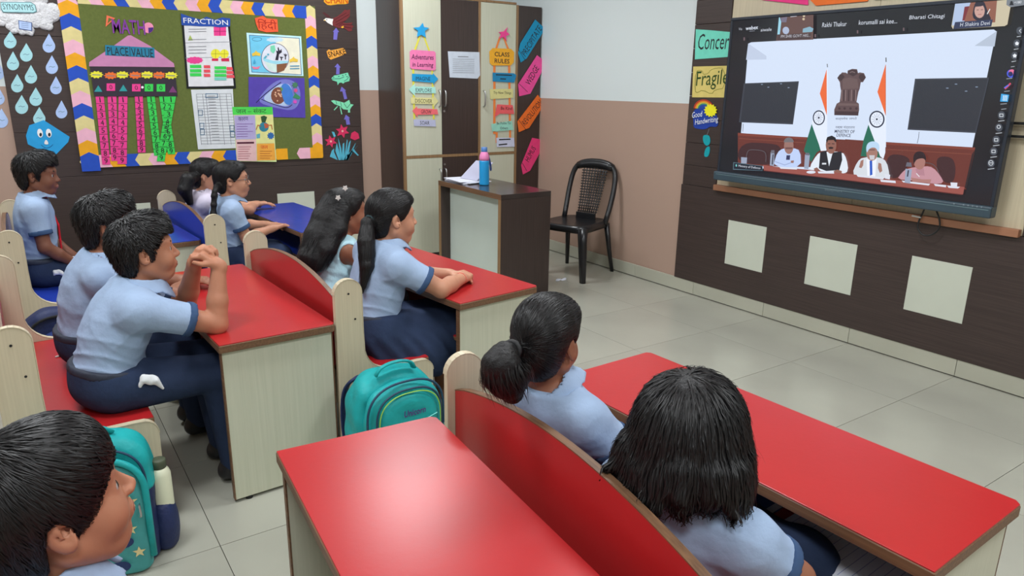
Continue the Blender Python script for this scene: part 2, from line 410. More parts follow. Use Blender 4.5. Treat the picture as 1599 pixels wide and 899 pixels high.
cdoor(.7235, 1.074, .06, .858, CREAM)
for x0, x1 in ((0, .022), (.7005, .7222), (1.0755, 1.0982)): ctrim(x0, x1, 0.0, CH)
ctrim(.0225, .70, .859, .881); ctrim(.7225, 1.075, .859, .881); ctrim(.0225, 1.075, CH + .0005, CH + .018)
MB().box(.022, 1.075, -.004, .0115, 0, .058).build('plinth', BROWNV, cb)
for (x, z) in ((.372, 1.23), (.372, .80)): MB().lathe([(.009, 0), (.009, .004)], 12, Matrix.Translation((x, -.008, z)) @ Matrix.Rotation(R(90), 4, 'X')).build('lock', STEEL, cb)
# ------------------------------------------------------------------ plastic chair
BLKP = mat('black_plastic', (0.012, 0.012, 0.014), 0.28, 0.5, bump=0.02, bscale=200)
def chair():
    t = empty('plastic_chair', (-0.345, 0.35, 0), R(199)); tag(t, 'black moulded plastic chair with a basket-weave back against the peach wall', 'chair')
    # seat: shallow dish, x from -.2 (rear) to .22 (front)
    N = 14; vs = []; fs = []
    def outline(s, a):
        ca, sa = math.cos(a), math.sin(a); k = 1 / max((abs(ca) ** 5 + abs(sa) ** 5) ** .2, 1e-6)
        return (0.01 + .215 * ca * k * s, (.205 + .01 * ca) * sa * k * s)
    for r in range(6):
        s = r / 5
        for k in range(32):
            x, y = outline(max(s, .02), 2 * math.pi * k / 32); vs.append((x, y, .415 + .012 * s ** 3 - .03 * max(0, x - .16) * 3))
    for k in range(32):
        x, y = outline(1.0, 2 * math.pi * k / 32); vs.append((x, y, .375 - .03 * max(0, x - .16) * 3))
    for k in range(32):
        x, y = outline(.9, 2 * math.pi * k / 32); vs.append((x, y, .375))
    for r in range(7):
        for k in range(32): fs.append((r * 32 + k, r * 32 + (k + 1) % 32, (r + 1) * 32 + (k + 1) % 32, (r + 1) * 32 + k))
    MB().add(vs, fs).build('seat', BLKP, t, smooth=True)
    for sy in (-1, 1):
        fl = MB()
        P = [(.20, sy * .19, .41), (.215, sy * .20, .30), (.225, sy * .215, .15), (.235, sy * .225, .0)]
        fl.tube(P, [.034, .031, .026, .022], 8)
        fl.tube([(.205, sy * .165, .40), (.222, sy * .19, .2), (.232, sy * .208, .0)], [.022, .019, .014], 8)
        fl.build('leg', BLKP, t, smooth=True)
        MB().tube([(-.17, sy * .18, .40), (-.20, sy * .195, .2), (-.235, sy * .215, .0)], [.024, .019, .015], 8).build('leg', BLKP, t, smooth=True)
    # back hoop
    hoop = [(-.12, -.19, .40), (-.17, -.20, .52), (-.215, -.205, .66), (-.25, -.195, .78), (-.265, -.15, .845), (-.272, -.07, .865), (-.274, 0, .868),
            (-.272, .07, .865), (-.265, .15, .845), (-.25, .195, .78), (-.215, .205, .66), (-.17, .20, .52), (-.12, .19, .40)]
    MB().tube(smooth_pts(hoop, 2), .021, 10).build('back_frame', BLKP, t, smooth=True)
    top = MB().tube(smooth_pts([(-.262, -.16, .825), (-.27, -.08, .842), (-.273, 0, .847), (-.27, .08, .842), (-.262, .16, .825)], 2), .03, 10); top.build('top_rail', BLKP, t, smooth=True)
    # woven splat
    sp = empty('splat', (0, 0, 0)); sp.parent = t
    def bpnt(y, z): s = (z - .42) / .42; return (-.13 - .135 * s ** .8 - .012 * math.cos(y * 9), y, z)
    def half(z): s = (z - .42) / .42; return .085 + .035 * s
    for sg in (-1, 1):
        MB().tube([bpnt(sg * half(z), z) for z in np.linspace(.41, .84, 9)], .011, 6).build('splat_rail', BLKP, sp, smooth=True)
    for k in range(9):
        s = -1 + 2 * (k + .5) / 9
        MB().tube([bpnt(s * half(z) * .97 , z) for z in np.linspace(.46, .835, 7)], .0048, 5).build('splat_strip', BLKP, sp, smooth=True)
    for k in range(17):
        z = .475 + .021 * k
        MB().tube([bpnt(s * half(z), z) for s in np.linspace(-1, 1, 6)], .005, 5).build('splat_strip', BLKP, sp, smooth=True)
    MB().box(-.155, -.135, -.088, .088, .405, .47).build('splat_base', BLKP, sp, .004)
chair()
# ------------------------------------------------------------------ flat print and paper things
def pm(r, g, b): return mat('paper_%d_%d_%d' % (r, g, b), rgb(r, g, b, 1.2), 0.7, 0.25, 0.05, (25, 25, 25))
def em(r, g, b):
    return mat('screen_%d_%d_%d' % (r, g, b), (0.01, 0.01, 0.012), 0.25, 0.5, 0, emit=((lin(r / 255), lin(g / 255), lin(b / 255)), 1.0))
def Z(ox, oy, s): return lambda *p: [(ox + x / s, oy + y / s) for x, y in p]
cA, cB, cC, cD, cE = Z(0, 0, 3.457), Z(260, 0, 3.328), Z(560, 0, 2.997), Z(1050, 0, 2.997), Z(1300, 0, 2.726)
cF, cG, cH, cI, cJ = Z(495, 0, 7.4875), Z(495, 100, 5.62), Z(1140, 180, 6.915), Z(1320, 180, 6.915), Z(1250, 80, 5.994)
cK, cL, cM, cN, cO = Z(1080, 30, 4.086), Z(360, 40, 5.992), Z(280, 10, 3.594), Z(1140, 0, 9.994), Z(1520, 30, 3.456)
cQ, cS = Z(625, 30, 5.0), Z(755, 30, 3.46)
def ell(cx, cy, rx, ry=None, n=16, a0=0, a1=2 * math.pi, rot=0.0):
    ry = rx if ry is None else ry; o = []
    for k in range(n):
        a = a0 + (a1 - a0) * k / (n if abs(a1 - a0 - 2 * math.pi) < 1e-6 else n - 1)
        x, y = rx * math.cos(a), ry * math.sin(a); o.append((cx + x * math.cos(rot) - y * math.sin(rot), cy + x * math.sin(rot) + y * math.cos(rot)))
    return o
def star(cx, cy, r, q=0.42, n=5, rot=-math.pi / 2):
    return [(cx + (r if k % 2 == 0 else r * q) * math.cos(rot + math.pi * k / n), cy + (r if k % 2 == 0 else r * q) * math.sin(rot + math.pi * k / n)) for k in range(2 * n)]
def bumpy(cx, cy, rx, ry, n=10, amp=.14):
    return [(cx + rx * (1 + amp * math.cos(n * 2 * math.pi * k / 60)) * math.cos(2 * math.pi * k / 60), cy + ry * (1 + amp * math.cos(n * 2 * math.pi * k / 60)) * math.sin(2 * math.pi * k / 60)) for k in range(60)]
def drop(cx, cy, w, h, lean=0.0):
    o = [(cx + lean * h * .5, cy - h * .55)]
    for k in range(13):
        a = -0.35 + (math.pi + 0.7) * k / 12; o.append((cx + w / 2 * math.cos(a), cy + h * .14 + w / 2 * 1.0 * math.sin(a)))
    return o
def rect(x0, y0, x1, y1): return [(x0, y0), (x1, y0), (x1, y1), (x0, y1)]
class Print:
    """flat print on ONE object: many coloured shapes in one mesh"""
    def __init__(s, pl, d=0.003): s.pl = pl; s.v = []; s.f = []; s.mi = []; s.m = []; s.d = d; s.k = 0
    def _m(s, m):
        if m not in s.m: s.m.append(m)
        return s.m.index(m)
    def poly(s, pts, m, px=True):
        P = s.pl.pxs(pts) if px else pts
        if getattr(s, 'lim', None): P = [(min(max(u, s.lim[0]), s.lim[1]), min(max(v, s.lim[2]), s.lim[3])) for u, v in P]
        n = len(P); ar = sum(P[i][0] * P[(i + 1) % n][1] - P[(i + 1) % n][0] * P[i][1] for i in range(n))
        if ar < 0: P = P[::-1]
        s.k += 1; b = len(s.v); s.v += [s.pl.at(u, v, s.d + .00012 * s.k) for u, v in P]
        s.f.append(tuple(range(b, b + n))); s.mi.append(s._m(m)); return s
    def line(s, pts, w, m, closed=False):
        """stroke w pixels wide in photo space"""
        P = [np.array(p, float) for p in pts]
        if closed: P.append(P[0])
        for a, b in zip(P[:-1], P[1:]):
            t = b - a; L = np.hypot(*t) + 1e-9; t /= L; n = np.array([-t[1], t[0]]) * w / 2; a = a - t * w * .3; b = b + t * w * .3
            s.poly([tuple(a + n), tuple(b + n), tuple(b - n), tuple(a - n)], m); s.k -= .7
        return s
    def text(s, txt, m, x0, y0, x1, y1, h, shear=0.0, bold=0.0):
        o = text_px('t', txt, m, s.pl, x0, y0, x1, y1, h, shear=shear, bold=bold, d=0)
        me = o.data; b = len(s.v); s.k += 1; n = np.array(s.pl.n) * (s.d + .00012 * s.k)
        s.v += [tuple(np.array(v.co) + n) for v in me.vertices]; i = s._m(m)
        for p in me.polygons: s.f.append(tuple(b + q for q in p.vertices)); s.mi.append(i)
        bpy.data.objects.remove(o); bpy.data.meshes.remove(me); return s
    def build(s, name, parent=None):
        me = bpy.data.meshes.new(name); me.from_pydata(s.v, [], s.f)
        for m in s.m: me.materials.append(m)
        me.polygons.foreach_set('material_index', s.mi)
        bm = bmesh.new(); bm.from_mesh(me)                      # all faces look into the room
        nn = Vector(s.pl.n)
        for f in bm.faces:
            f.normal_update()
            if f.normal.dot(nn) < 0: f.normal_flip()
        bm.to_mesh(me); bm.free()
        return link(name, me, None, parent)
INK = mat('ink', (0.012, 0.012, 0.015), 0.7)
GREYINK = mat('grey_ink', (0.22, 0.23, 0.26), 0.7)
# ---- bulletin board with chevron border
bd = empty('bulletin_board', BACK.at(-2.71, 0.85)); tag(bd, 'green felt bulletin board with a chevron paper border', 'bulletin board')
def kid(o, p):                                              # parent while keeping the place
    o.parent = p; o.matrix_parent_inverse = p.matrix_basis.inverted(); return o
BX0, BX1, BZ0, BZ1 = -3.56, -1.865, 0.852, 2.0
GREEN = mat('green_felt', rgb(98, 108, 58, 1.2), 0.95, 0.1, 0.08, (60, 60, 60), bump=.2, bscale=400)
kid(MB().box(BX0, BX1, YB - .032, YB - .0205, BZ0, BZ1).build('felt_panel', GREEN), bd)
CHEV = [pm(212, 198, 138), pm(232, 172, 190), pm(228, 160, 34), pm(40, 78, 178)]       # khaki, pink, mustard, blue
FB = Plane((0, YB - .032, 0), (1, 0, 0), (0, 0, 1), (0, -1, 0))                          # face of the felt
def chev(u, v, w, h, horizontal, m, k):
    t = h * .28
    if horizontal: P = [(u - t, v + w / 2), (u + h, v + w), (u + h, v), (u - 0, v)] if False else [(u, v), (u - t, v + w / 2), (u, v + w), (u + h, v + w), (u + h, v)]
    else: P = [(u, v), (u + w / 2, v + t), (u + w, v), (u + w, v - h), (u, v - h)]
    kid(MB().prism(P, FB.at, .0006 + .00005 * (k % 30), .0014 + .00005 * (k % 30)).build('chevron', m), bd)
k = 0
seqL = [1, 2, 3, 0, 1, 2, 3, 0, 1, 3, 0, 1, 2, 3]
n = len(seqL); hh = (BZ1 - BZ0 - .02) / n
for i, c in enumerate(seqL): chev(BX0, BZ1 - .02 - hh * i, .112, hh + .02, False, CHEV[c], i)
seqR = [0, 1, 2, 3, 0, 1, 2, 3, 0, 1, 2, 3, 0, 1, 2]
n = len(seqR); hh = (BZ1 - BZ0 - .05) / n
for i, c in enumerate(seqR): chev(BX1 - .083, BZ1 - .02 - hh * i, .083, hh + .02, False, CHEV[c], i)
seqT = [0, 1, 2, 3] * 5
wT = (BX1 - BX0 - .112 - .085) / len(seqT)
for i, c in enumerate(seqT): chev(BX0 + .115 + wT * i, BZ1 - .092, .088, wT + .012, True, CHEV[c], i)
for i, c in enumerate([0, 1, 2, 3] * 3): chev(BX0 + .02 + .0845 * i, BZ0 + .002, .085, .096, True, CHEV[c], i)
chev(BX0 + .02 + .0845 * 12 + .29, BZ0 + .002, .085, .085, True, CHEV[2], 3)
chev(BX1 - .19, BZ0 + .002, .085, .085, True, CHEV[1], 3); chev(BX1 - .105, BZ0 + .002, .085, .10, True, CHEV[2], 2)
PB = Plane((0, YB - .034, 0), (1, 0, 0), (0, 0, 1), (0, -1, 0))
def sheet(name, label, cat, pts, m, pl=PB, group=None, t=.0012, d=.0005):
    o = paper(name, pl, pts, m, None, d, t); tag(o, label, cat, group); return o
# MATH heading
o = empty('letter_cutout', PB.at(*PB.px(200, 40))); tag(o, 'purple MATH cutout letters at the top left of the green board', 'sign')
kid(text_px('lettering', 'MATH', pm(128, 62, 150), PB, *cA((605, 140))[0], *cA((782, 150))[0], 22, bold=.012, d=.003, t=.002), o)
p = Print(PB, .0012); p.poly(cA((575, 82), (622, 98), (570, 145)), pm(226, 110, 78)); p.poly(cA((586, 95), (606, 103), (580, 128)), GREEN); kid(p.build('set_square'), o)
p = Print(PB, .0012); p.poly(cA(*ell(800, 150, 29)), pm(238, 140, 170)); p.poly(cA((800, 150), *ell(800, 150, 28, n=7, a0=-.1, a1=1.5)), pm(70, 40, 120)); kid(p.build('pie_chart'), o)
# PLACE VALUE display
o = empty('place_value_display', PB.at(*PB.px(205, 150))); tag(o, 'place value paper house with pink and green number strips', 'wall display')
MAUVE = pm(190, 128, 166); BANDM = pm(56, 48, 58)
kid(paper('roof', PB, cA((480, 358), (482, 335), (612, 248), (690, 192), (705, 190), (810, 248), (938, 342), (942, 362)), MAUVE, None, .002, .002), o)
q = kid(paper('sign_plate', PB, cA((567, 243), (832, 258), (835, 312), (568, 298)), pm(40, 120, 150), None, .0042, .0012), o)
pr = Print(PB, .0056); pr.text('PLACE', INK, *cA((578, 275))[0], *cA((692, 280))[0], 13); pr.text('VALUE', INK, *cA((708, 282))[0], *cA((826, 288))[0], 13); pr.line(cA((700, 252), (702, 303)), .7, INK); kid(pr.build('lettering'), o)
kid(paper('band', PB, cA((485, 360), (942, 364), (958, 520), (508, 520)), BANDM, None, .0035, .0012), o)
YEL, ORG, PNK, GRN, TEA = pm(226, 220, 60), pm(240, 110, 50), pm(240, 66, 140), pm(60, 200, 84), pm(52, 148, 150)
for x, y, m in ((520, 403, YEL), (597, 408, ORG), (660, 404, YEL), (730, 406, ORG), (793, 404, YEL), (858, 406, ORG), (922, 407, YEL)):
    kid(paper('badge', PB, cA(*bumpy(x, y, 33, 18)), m, None, .005, .001), o)
    pr = Print(PB, .0062); pr.line(cA((x - 22, y), (x + 20, y + 2)), 1.4, GREYINK); kid(pr.build('badge_print'), o)
for x, y, m, s in ((530, 478, TEA, 0), (598, 470, PNK, 1), (665, 475, TEA, 0), (735, 473, PNK, 1), (803, 473, GRN, 1), (868, 474, GRN, 1), (932, 482, pm(120, 60, 110), 0)):
    kid(paper('token', PB, cA(*(rect(x - 23, y - 20, x + 23, y + 20) if s else [(x - 22, y + 17), (x, y - 18), (x + 22, y + 17)])), m, None, .005, .001), o)
    if s: pr = Print(PB, .0062); pr.text('0', INK, *cA((x - 8, y))[0], *cA((x + 8, y))[0], 7); kid(pr.build('digit'), o)
kid(paper('token', PB, cA(*ell(768, 471, 7)), pm(235, 235, 235), None, .005, .001), o)
for (x0, x1, xb0, xb1, yb, m, dd) in ((515, 560, 552, 596, 888, PNK, 1), (580, 628, 600, 640, 868, PNK, 0), (640, 688, 634, 684, 885, PNK, 1), (727, 770, 744, 786, 823, PNK, 1),
                                  (792, 835, 832, 872, 840, GRN, 0), (858, 902, 906, 946, 832, GRN, 1), (902, 950, 846, 888, 870, GRN, 2)):
    d0 = .0012 + .0008 * dd
    st = kid(paper('number_strip', PB, cA((x0, 518), (x1, 518), (xb1, yb), (xb0, yb)), m, None, d0, .0006), o)
    pr = Print(PB, d0 + .0008)
    n = 9
    for i in range(n):
        a, b = i / n, (i + 1) / n; c = (a + b) / 2
        L = lambda t: (x0 + (xb0 - x0) * t, 518 + (yb - 518) * t); Rr = lambda t: (x1 + (xb1 - x1) * t, 518 + (yb - 518) * t)
        if i: pr.line(cA(L(a), Rr(a)), .6, INK)
        xm = (L(c)[0] + Rr(c)[0]) / 2; hw_ = 3 if i == 0 else 9; pr.text(str(i + 1), INK, *cA((xm - hw_, L(c)[1]))[0], *cA((xm + hw_, L(c)[1]))[0], 8)
    pr.build('digits', None); dg_ = bpy.context.scene.collection.objects[-1]; dg_.parent = o; dg_.matrix_parent_inverse = o.matrix_basis.inverted()
# FRACTION
o = empty('letter_cutout', PB.at(*PB.px(320, 32))); tag(o, 'blue FRACTION cutout heading with white lettering above the fraction poster', 'sign')
kid(paper('backing', PB, cM((8, 40), (60, 58), (120, 75), (150, 58), (200, 75), (240, 62), (285, 68), (284, 112), (230, 118), (180, 112), (120, 112), (60, 108), (12, 105)), pm(40, 76, 160), None, .003, .0015), o)
kid(text_px('lettering', 'FRACTION', pm(225, 228, 235), PB, *cM((22, 78))[0], *cM((272, 92))[0], 8, d=.005), o)
o = sheet('fraction_poster', 'white fraction poster with pink, yellow and green pasted shapes', 'poster', cM((22, 108), (275, 110), (308, 445), (48, 452)), pm(214, 214, 216), t=.0015)
pr = Print(PB, .0022); BLK = pm(26, 28, 30)
pr.line(cM((20, 108), (47, 455), (312, 455), (278, 112)), 3.2, BLK)
for y in (205, 290): pr.line(cM((34, y), (290, y - 6)), .8, GREYINK)
pr.poly(cM((192, 115), (262, 115), (262, 165), (194, 165)), PNK); pr.line(cM((227, 116), (228, 164)), 1, pm(170, 30, 90)); pr.line(cM((193, 140), (262, 140)), 1, pm(170, 30, 90))
pr.poly(cM((48, 192), (60, 160), (76, 190)), pm(160, 180, 90))
pr.poly(cM(*ell(203, 266, 27)), YEL); pr.poly(cM(*ell(252, 266, 25)), YEL)
for cx in (203, 252): pr.line(cM((cx - 24, 266), (cx + 24, 266)), .6, pm(150, 140, 20)); pr.line(cM((cx, 242), (cx, 290)), .6, pm(150, 140, 20))
pr.poly(cM((182, 292), (218, 292), (218, 306), (182, 306)), pm(200, 40, 80)); pr.poly(cM((234, 292), (278, 290), (280, 308), (236, 308)), pm(200, 40, 80))
pr.poly(cM(*bumpy(86, 302, 45, 19, 12, .07)), PNK)
for y in (328, 352, 374): pr.poly(cM((58, y), (122, y), (124, y + 18), (60, y + 18)), GRN)
for y in (330, 354, 378): pr.poly(cM((136, y), (172, y), (174, y + 17), (138, y + 17)), pm(222, 80, 90))
for i, y in enumerate((336, 357, 378, 398)): pr.poly(cM((196, y), (262, y), (264, y + 16), (198, y + 16)), GRN if i < 3 else pm(110, 200, 180))
for i, y in enumerate((340, 362, 384)): pr.poly(cM((264, y), (296 + 5 * i, y), (300 + 5 * i, y + 17), (266, y + 17)), pm(222, 80, 90))
for y in (128, 142, 186, 226, 244, 262): pr.line(cM((52, y), (150, y - 2)), .7, GREYINK)
kid(pr.build('pasted_shapes'), o) if False else setattr(pr.build('pasted_shapes'), 'parent', o)
o = sheet('worksheet_poster', 'white printed worksheet with a grid of small boxes below the fraction poster', 'poster', cM((65, 467), (300, 463), (318, 795), (105, 802)), pm(208, 212, 214), t=.0014)
pr = Print(PB, .0021)
for i in range(18):
    y = 492 + i * 16.4; x0 = 95 + i * 1.7; pr.line(cM((x0, y), (x0 + 195, y - 3)), .55, GREYINK)
for i, x in enumerate((95, 130, 148, 225, 262, 290)): pr.line(cM((x, 492), (x + 29, 775)), .6, GREYINK)
for x, y in ((148, 490), ): pr.line(cM(*rect(x, y, x + 66, y + 22)), 1, pm(60, 100, 130), True)
for x, y in ((107, 582), (115, 655), (118, 690), (284, 668), (287, 702)): pr.line(cM(*rect(x, y, x + 22, y + 30)), .9, pm(60, 100, 130), True)
for i in range(16):
    y = 503 + i * 16.4; x = 160 + i * 1.7
    pr.line(cM((x, y), (x + 40, y - .5)), .6, GREYINK)
pr.build('print', o)
# Hindi heading + drawings
o = empty('letter_cutout', PB.at(*PB.px(418, 40))); tag(o, 'orange Hindi-script cutout heading above the water drawing', 'sign')
kid(paper('backing', PB, cB((458, 95), (500, 82), (520, 95), (545, 98), (575, 100), (580, 165), (520, 168), (478, 158), (465, 125)), pm(238, 92, 56), None, .002, .0015), o)
kid(text_px('lettering', '\u093f\u0939\u0902\u0926\u0940', pm(170, 44, 30), PB, *cB((472, 126))[0], *cB((572, 132))[0], 17, d=.004), o)
LB = pm(186, 222, 232)
o = sheet('crayon_drawing', 'pale blue bordered drawing of a globe with bare trees and taps', 'poster', cL((148, 66), (660, 100), (682, 472), (176, 455)), LB, t=.0014)
pr = Print(PB, .0021)
pr.poly(cL((178, 92), (420, 108), (440, 440), (200, 432)), pm(110, 192, 222)); pr.poly(cL((420, 108), (640, 120), (660, 458), (440, 440)), pm(226, 222, 200))
pr.line(cL((175, 90), (642, 118), (662, 460), (198, 434)), .9, pm(50, 90, 140), True)
pr.poly(cL(*bumpy(415, 132, 78, 22, 9, .1)), pm(190, 214, 226)); pr.line(cL(*ell(246, 127, 45, 18)), .7, pm(70, 120, 160), True)
pr.poly(cL(*ell(416, 304, 128, 138)), pm(214, 216, 226)); pr.line(cL(*ell(416, 304, 128, 138, 28)), .8, pm(90, 80, 110), True)
pr.poly(cL((300, 300), (400, 330), (540, 330), (530, 355), (400, 362), (310, 330)), pm(150, 206, 220))
pr.poly(cL((430, 362), (532, 350), (500, 420), (432, 440)), pm(128, 84, 56)); pr.poly(cL((318, 340), (428, 362), (430, 438), (360, 412)), pm(200, 222, 214))
pr.poly(cL((372, 190), (410, 182), (420, 230), (400, 262), (372, 240)), pm(120, 206, 170))
BT = pm(42, 38, 52)
pr.poly(cL((416, 322), (444, 324), (452, 268), (478, 250), (474, 218), (458, 236), (446, 200), (438, 208), (442, 240), (425, 232), (430, 262)), BT)
for x, y, h in ((474, 322, 30), (512, 314, 48)): pr.line(cL((x, y), (x, y - h)), 1.6, BT); pr.line(cL((x - 14, y - h), (x, y - h * .5), (x + 14, y - h * .9)), 1.2, BT)
for x, y, f in ((235, 268, 1), (585, 325, -1)): pr.poly(cL((x - 38, y - 5), (x - 10, y - 20), (x + 2, y - 36), (x + 14, y - 20), (x + 44, y - 8), (x + 40, y + 16), (x - 5, y + 10), (x - 30, y + 20)), pm(226, 190, 70))
pr.poly(cL(*drop(222, 338, 24, 50)), pm(70, 160, 200)); pr.poly(cL((196, 380), (238, 388), (276, 378), (262, 404), (215, 408)), pm(226, 120, 150))
for y in (378, 402): pr.line(cL((556, y), (640, y - 2)), 1.5, pm(90, 150, 180))
for x in (320, 350, 330): pr.poly(cL(*star(x, 290 - (x - 330), 14, .5, 6)), pm(90, 170, 190))
pr.build('drawing', o)
o = sheet('crayon_drawing', 'violet-blue drawing of an eye whose iris is the earth', 'poster', cL((168, 480), (690, 490), (700, 862), (170, 850)), pm(82, 66, 160), t=.0014, d=.0003)
pr = Print(PB, .0019)
pr.poly(cL(*smooth_pts([(240, 715), (330, 590), (440, 505), (560, 500), (640, 560), (660, 680), (600, 800), (420, 770)], 2, True)), pm(116, 118, 190))
pr.poly(cL(*smooth_pts([(285, 690), (380, 600), (470, 540), (560, 545), (580, 640), (560, 760), (430, 740)], 2, True)), pm(172, 190, 216))
pr.line(cL(*smooth_pts([(240, 720), (330, 630), (470, 530)], 2)), 1.2, pm(30, 30, 60)); pr.line(cL(*smooth_pts([(290, 690), (400, 735), (530, 775), (575, 740)], 2)), 1, pm(30, 30, 60))
pr.poly(cL(*ell(445, 655, 68, 80)), pm(120, 72, 56))
rs = random.Random(5)
for i in range(12): a = rs.uniform(0, 6.28); r_ = rs.uniform(.2, .8); pr.poly(cL(*star(445 + 55 * r_ * math.cos(a), 655 + 65 * r_ * math.sin(a), 10, .6, 4, a)), pm(214, 172, 140))
pr.poly(cL(*smooth_pts([(470, 545), (540, 540), (590, 640), (570, 740), (510, 740), (475, 640)], 2, True)), pm(66, 120, 196))
pr.poly(cL((560, 570), (590, 620), (655, 668), (640, 690), (580, 672), (600, 640)), pm(60, 130, 90)); pr.poly(cL((462, 570), (490, 590), (478, 620)), pm(90, 150, 80))
pr.poly(cL(*star(602, 555, 35, .55, 7)), pm(70, 120, 90)); pr.poly(cL(*star(608, 606, 22, .6, 6)), pm(206, 80, 130)); pr.poly(cL(*star(602, 712, 22, .6, 6)), pm(206, 80, 180))
pr.build('drawing', o)
o = sheet('water_poster', 'four-coloured handwritten water poster with a green title strip', 'poster', cM((298, 566), (522, 566), (545, 872), (322, 868)), pm(200, 214, 150), t=.0014, d=.0016)
pr = Print(PB, .0034); HG = pm(76, 200, 80)
pr.poly(cM((296, 564), (522, 564), (524, 606), (300, 608)), HG); pr.text('\u091c\u0932 \u2013 \u0938\u0902\u0915\u091f', INK, *cM((318, 586))[0], *cM((488, 584))[0], 8)
pr.poly(cM((306, 612), (424, 610), (430, 744), (316, 746)), pm(170, 160, 200)); pr.poly(cM((316, 748), (430, 746), (434, 868), (324, 866)), pm(214, 176, 176)); pr.poly(cM((430, 612), (526, 610), (532, 766), (434, 768)), pm(214, 212, 140)); pr.poly(cM((434, 770), (532, 768), (540, 862), (436, 864)), pm(226, 160, 66))
pr.text('\u0915\u093e\u0930\u0923', pm(60, 40, 110), *cM((330, 632))[0], *cM((386, 630))[0], 6)
for i in range(6): pr.line(cM((322, 660 + 14 * i), (322 + 60 + 30 * ((i * 7) % 3 == 0), 659 + 14 * i)), .7, pm(110, 70, 140))
pr.line(cM((326, 766), (416, 764)), 2.6, pm(70, 20, 40))
for i in range(6): pr.line(cM((330, 788 + 13 * i), (402 - 8 * (i % 3), 787 + 13 * i)), .7, pm(150, 60, 80))
pr.text('\u091c\u0932', pm(200, 60, 30), *cM((456, 790))[0], *cM((496, 790))[0], 5)
for i in range(4): pr.line(cM((452, 812 + 13 * i), (518 - 10 * (i % 2), 812 + 13 * i)), .8, pm(170, 90, 40))
pr.poly(cM(*ell(474, 676, 27)), pm(50, 120, 140)); pr.poly(cM((474, 655), (500, 660), (498, 680), (480, 684)), pm(180, 90, 60)); pr.poly(cM((462, 650), (456, 618), (474, 612), (492, 620), (482, 650)), pm(50, 80, 50)); pr.poly(cM(*star(512, 725, 22, .7, 9)), pm(50, 100, 160)); pr.poly(cM((432, 718), (452, 712), (452, 738), (434, 740)), pm(90, 160, 180)); pr.line(cM((430, 690), (440, 665), (455, 672)), 1.2, pm(170, 90, 40)); pr.line(cM((520, 690), (516, 665), (500, 668)), 1.2, pm(170, 90, 40))
pr.build('print', o)
# ---- SYNONYMS cloud and rain
cl = empty('cotton_cloud', BACK.at(*BACK.px(40, 30))); tag(cl, 'white cotton cloud with a pale blue SYNONYMS plate', 'wall display')
rs = random.Random(3); cm_ = MB()
blobs = [(0, -25, 60), (60, -30, 55), (110, -40, 60), (150, -30, 60), (200, -20, 50), (10, 30, 45), (60, 40, 50), (120, 40, 50), (170, 50, 48), (215, 50, 50), (235, 85, 55), (280, 70, 48), (290, 55, 38), (240, 120, 40), (260, 140, 24), (190, 100, 50), (140, 110, 45), (90, 110, 45), (45, 100, 40), (15, 90, 40), (5, 120, 22), (60, 140, 26), (110, 150, 30), (150, 160, 30), (165, 180, 14), (120, 172, 18), (75, 165, 18)]
def ball(mb, c, rx, ry, rz, seg=12, jit=.08):
    vs = []; fs = []
    for i in range(seg // 2 + 1):
        th = math.pi * i / (seg // 2)
        for k2 in range(seg):
            a = 2 * math.pi * k2 / seg; q = 1 + rs.uniform(-jit, jit)
            vs.append((c[0] + rx * q * math.sin(th) * math.cos(a), c[1] + ry * q * math.cos(th), c[2] + rz * q * math.sin(th) * math.sin(a)))
    for i in range(seg // 2):
        for k2 in range(seg): fs.append((i * seg + k2, i * seg + (k2 + 1) % seg, (i + 1) * seg + (k2 + 1) % seg, (i + 1) * seg + k2))
    mb.add(vs, fs)
for x, y, r_ in blobs:
    u, v = BACK.px(x / 3.457, y / 3.457); rr = r_ / 3.457 * .0041; ball(cm_, BACK.at(u, v, .004), rr, .014, rr)
COTTON = mat('cotton_wool', (0.80, 0.80, 0.82), 0.95, 0.1, .05, (40, 40, 40), bump=.9, bscale=90)
kid(cm_.build('cotton', COTTON, smooth=True), cl)
SKYP = pm(170, 212, 216)
kid(paper('plate', BACK, cA((2, 12), (165, 12), (190, 28), (198, 65), (180, 72), (15, 68), (4, 48)), pm(60, 110, 116), None, .019, .0012), cl)
kid(paper('plate', BACK, cA((5, 15), (163, 15), (187, 30), (194, 62), (178, 68), (18, 65), (7, 46)), SKYP, None, .0203, .0008), cl)
kid(text_px('lettering', 'SYNONYMS', pm(60, 90, 96), BACK, *cA((14, 36))[0], *cA((180, 42))[0], 9, d=.0216), cl)
kid(paper('tag_plate', BACK, cA((98, 110), (172, 122), (172, 168), (102, 158)), pm(60, 80, 130), None, .017, .0012), cl)
kid(paper('tag_plate', BACK, cA((102, 114), (168, 125), (168, 164), (105, 154)), pm(172, 192, 226), None, .0185, .0008), cl)
pr = Print(BACK, .0196); [pr.line(cA((115, y), (152, y + 4)), .8, pm(110, 130, 170)) for y in (126, 136, 146)]; kid(pr.build('tag_print'), cl)
AQ, PW = pm(158, 204, 210), pm(166, 188, 226)
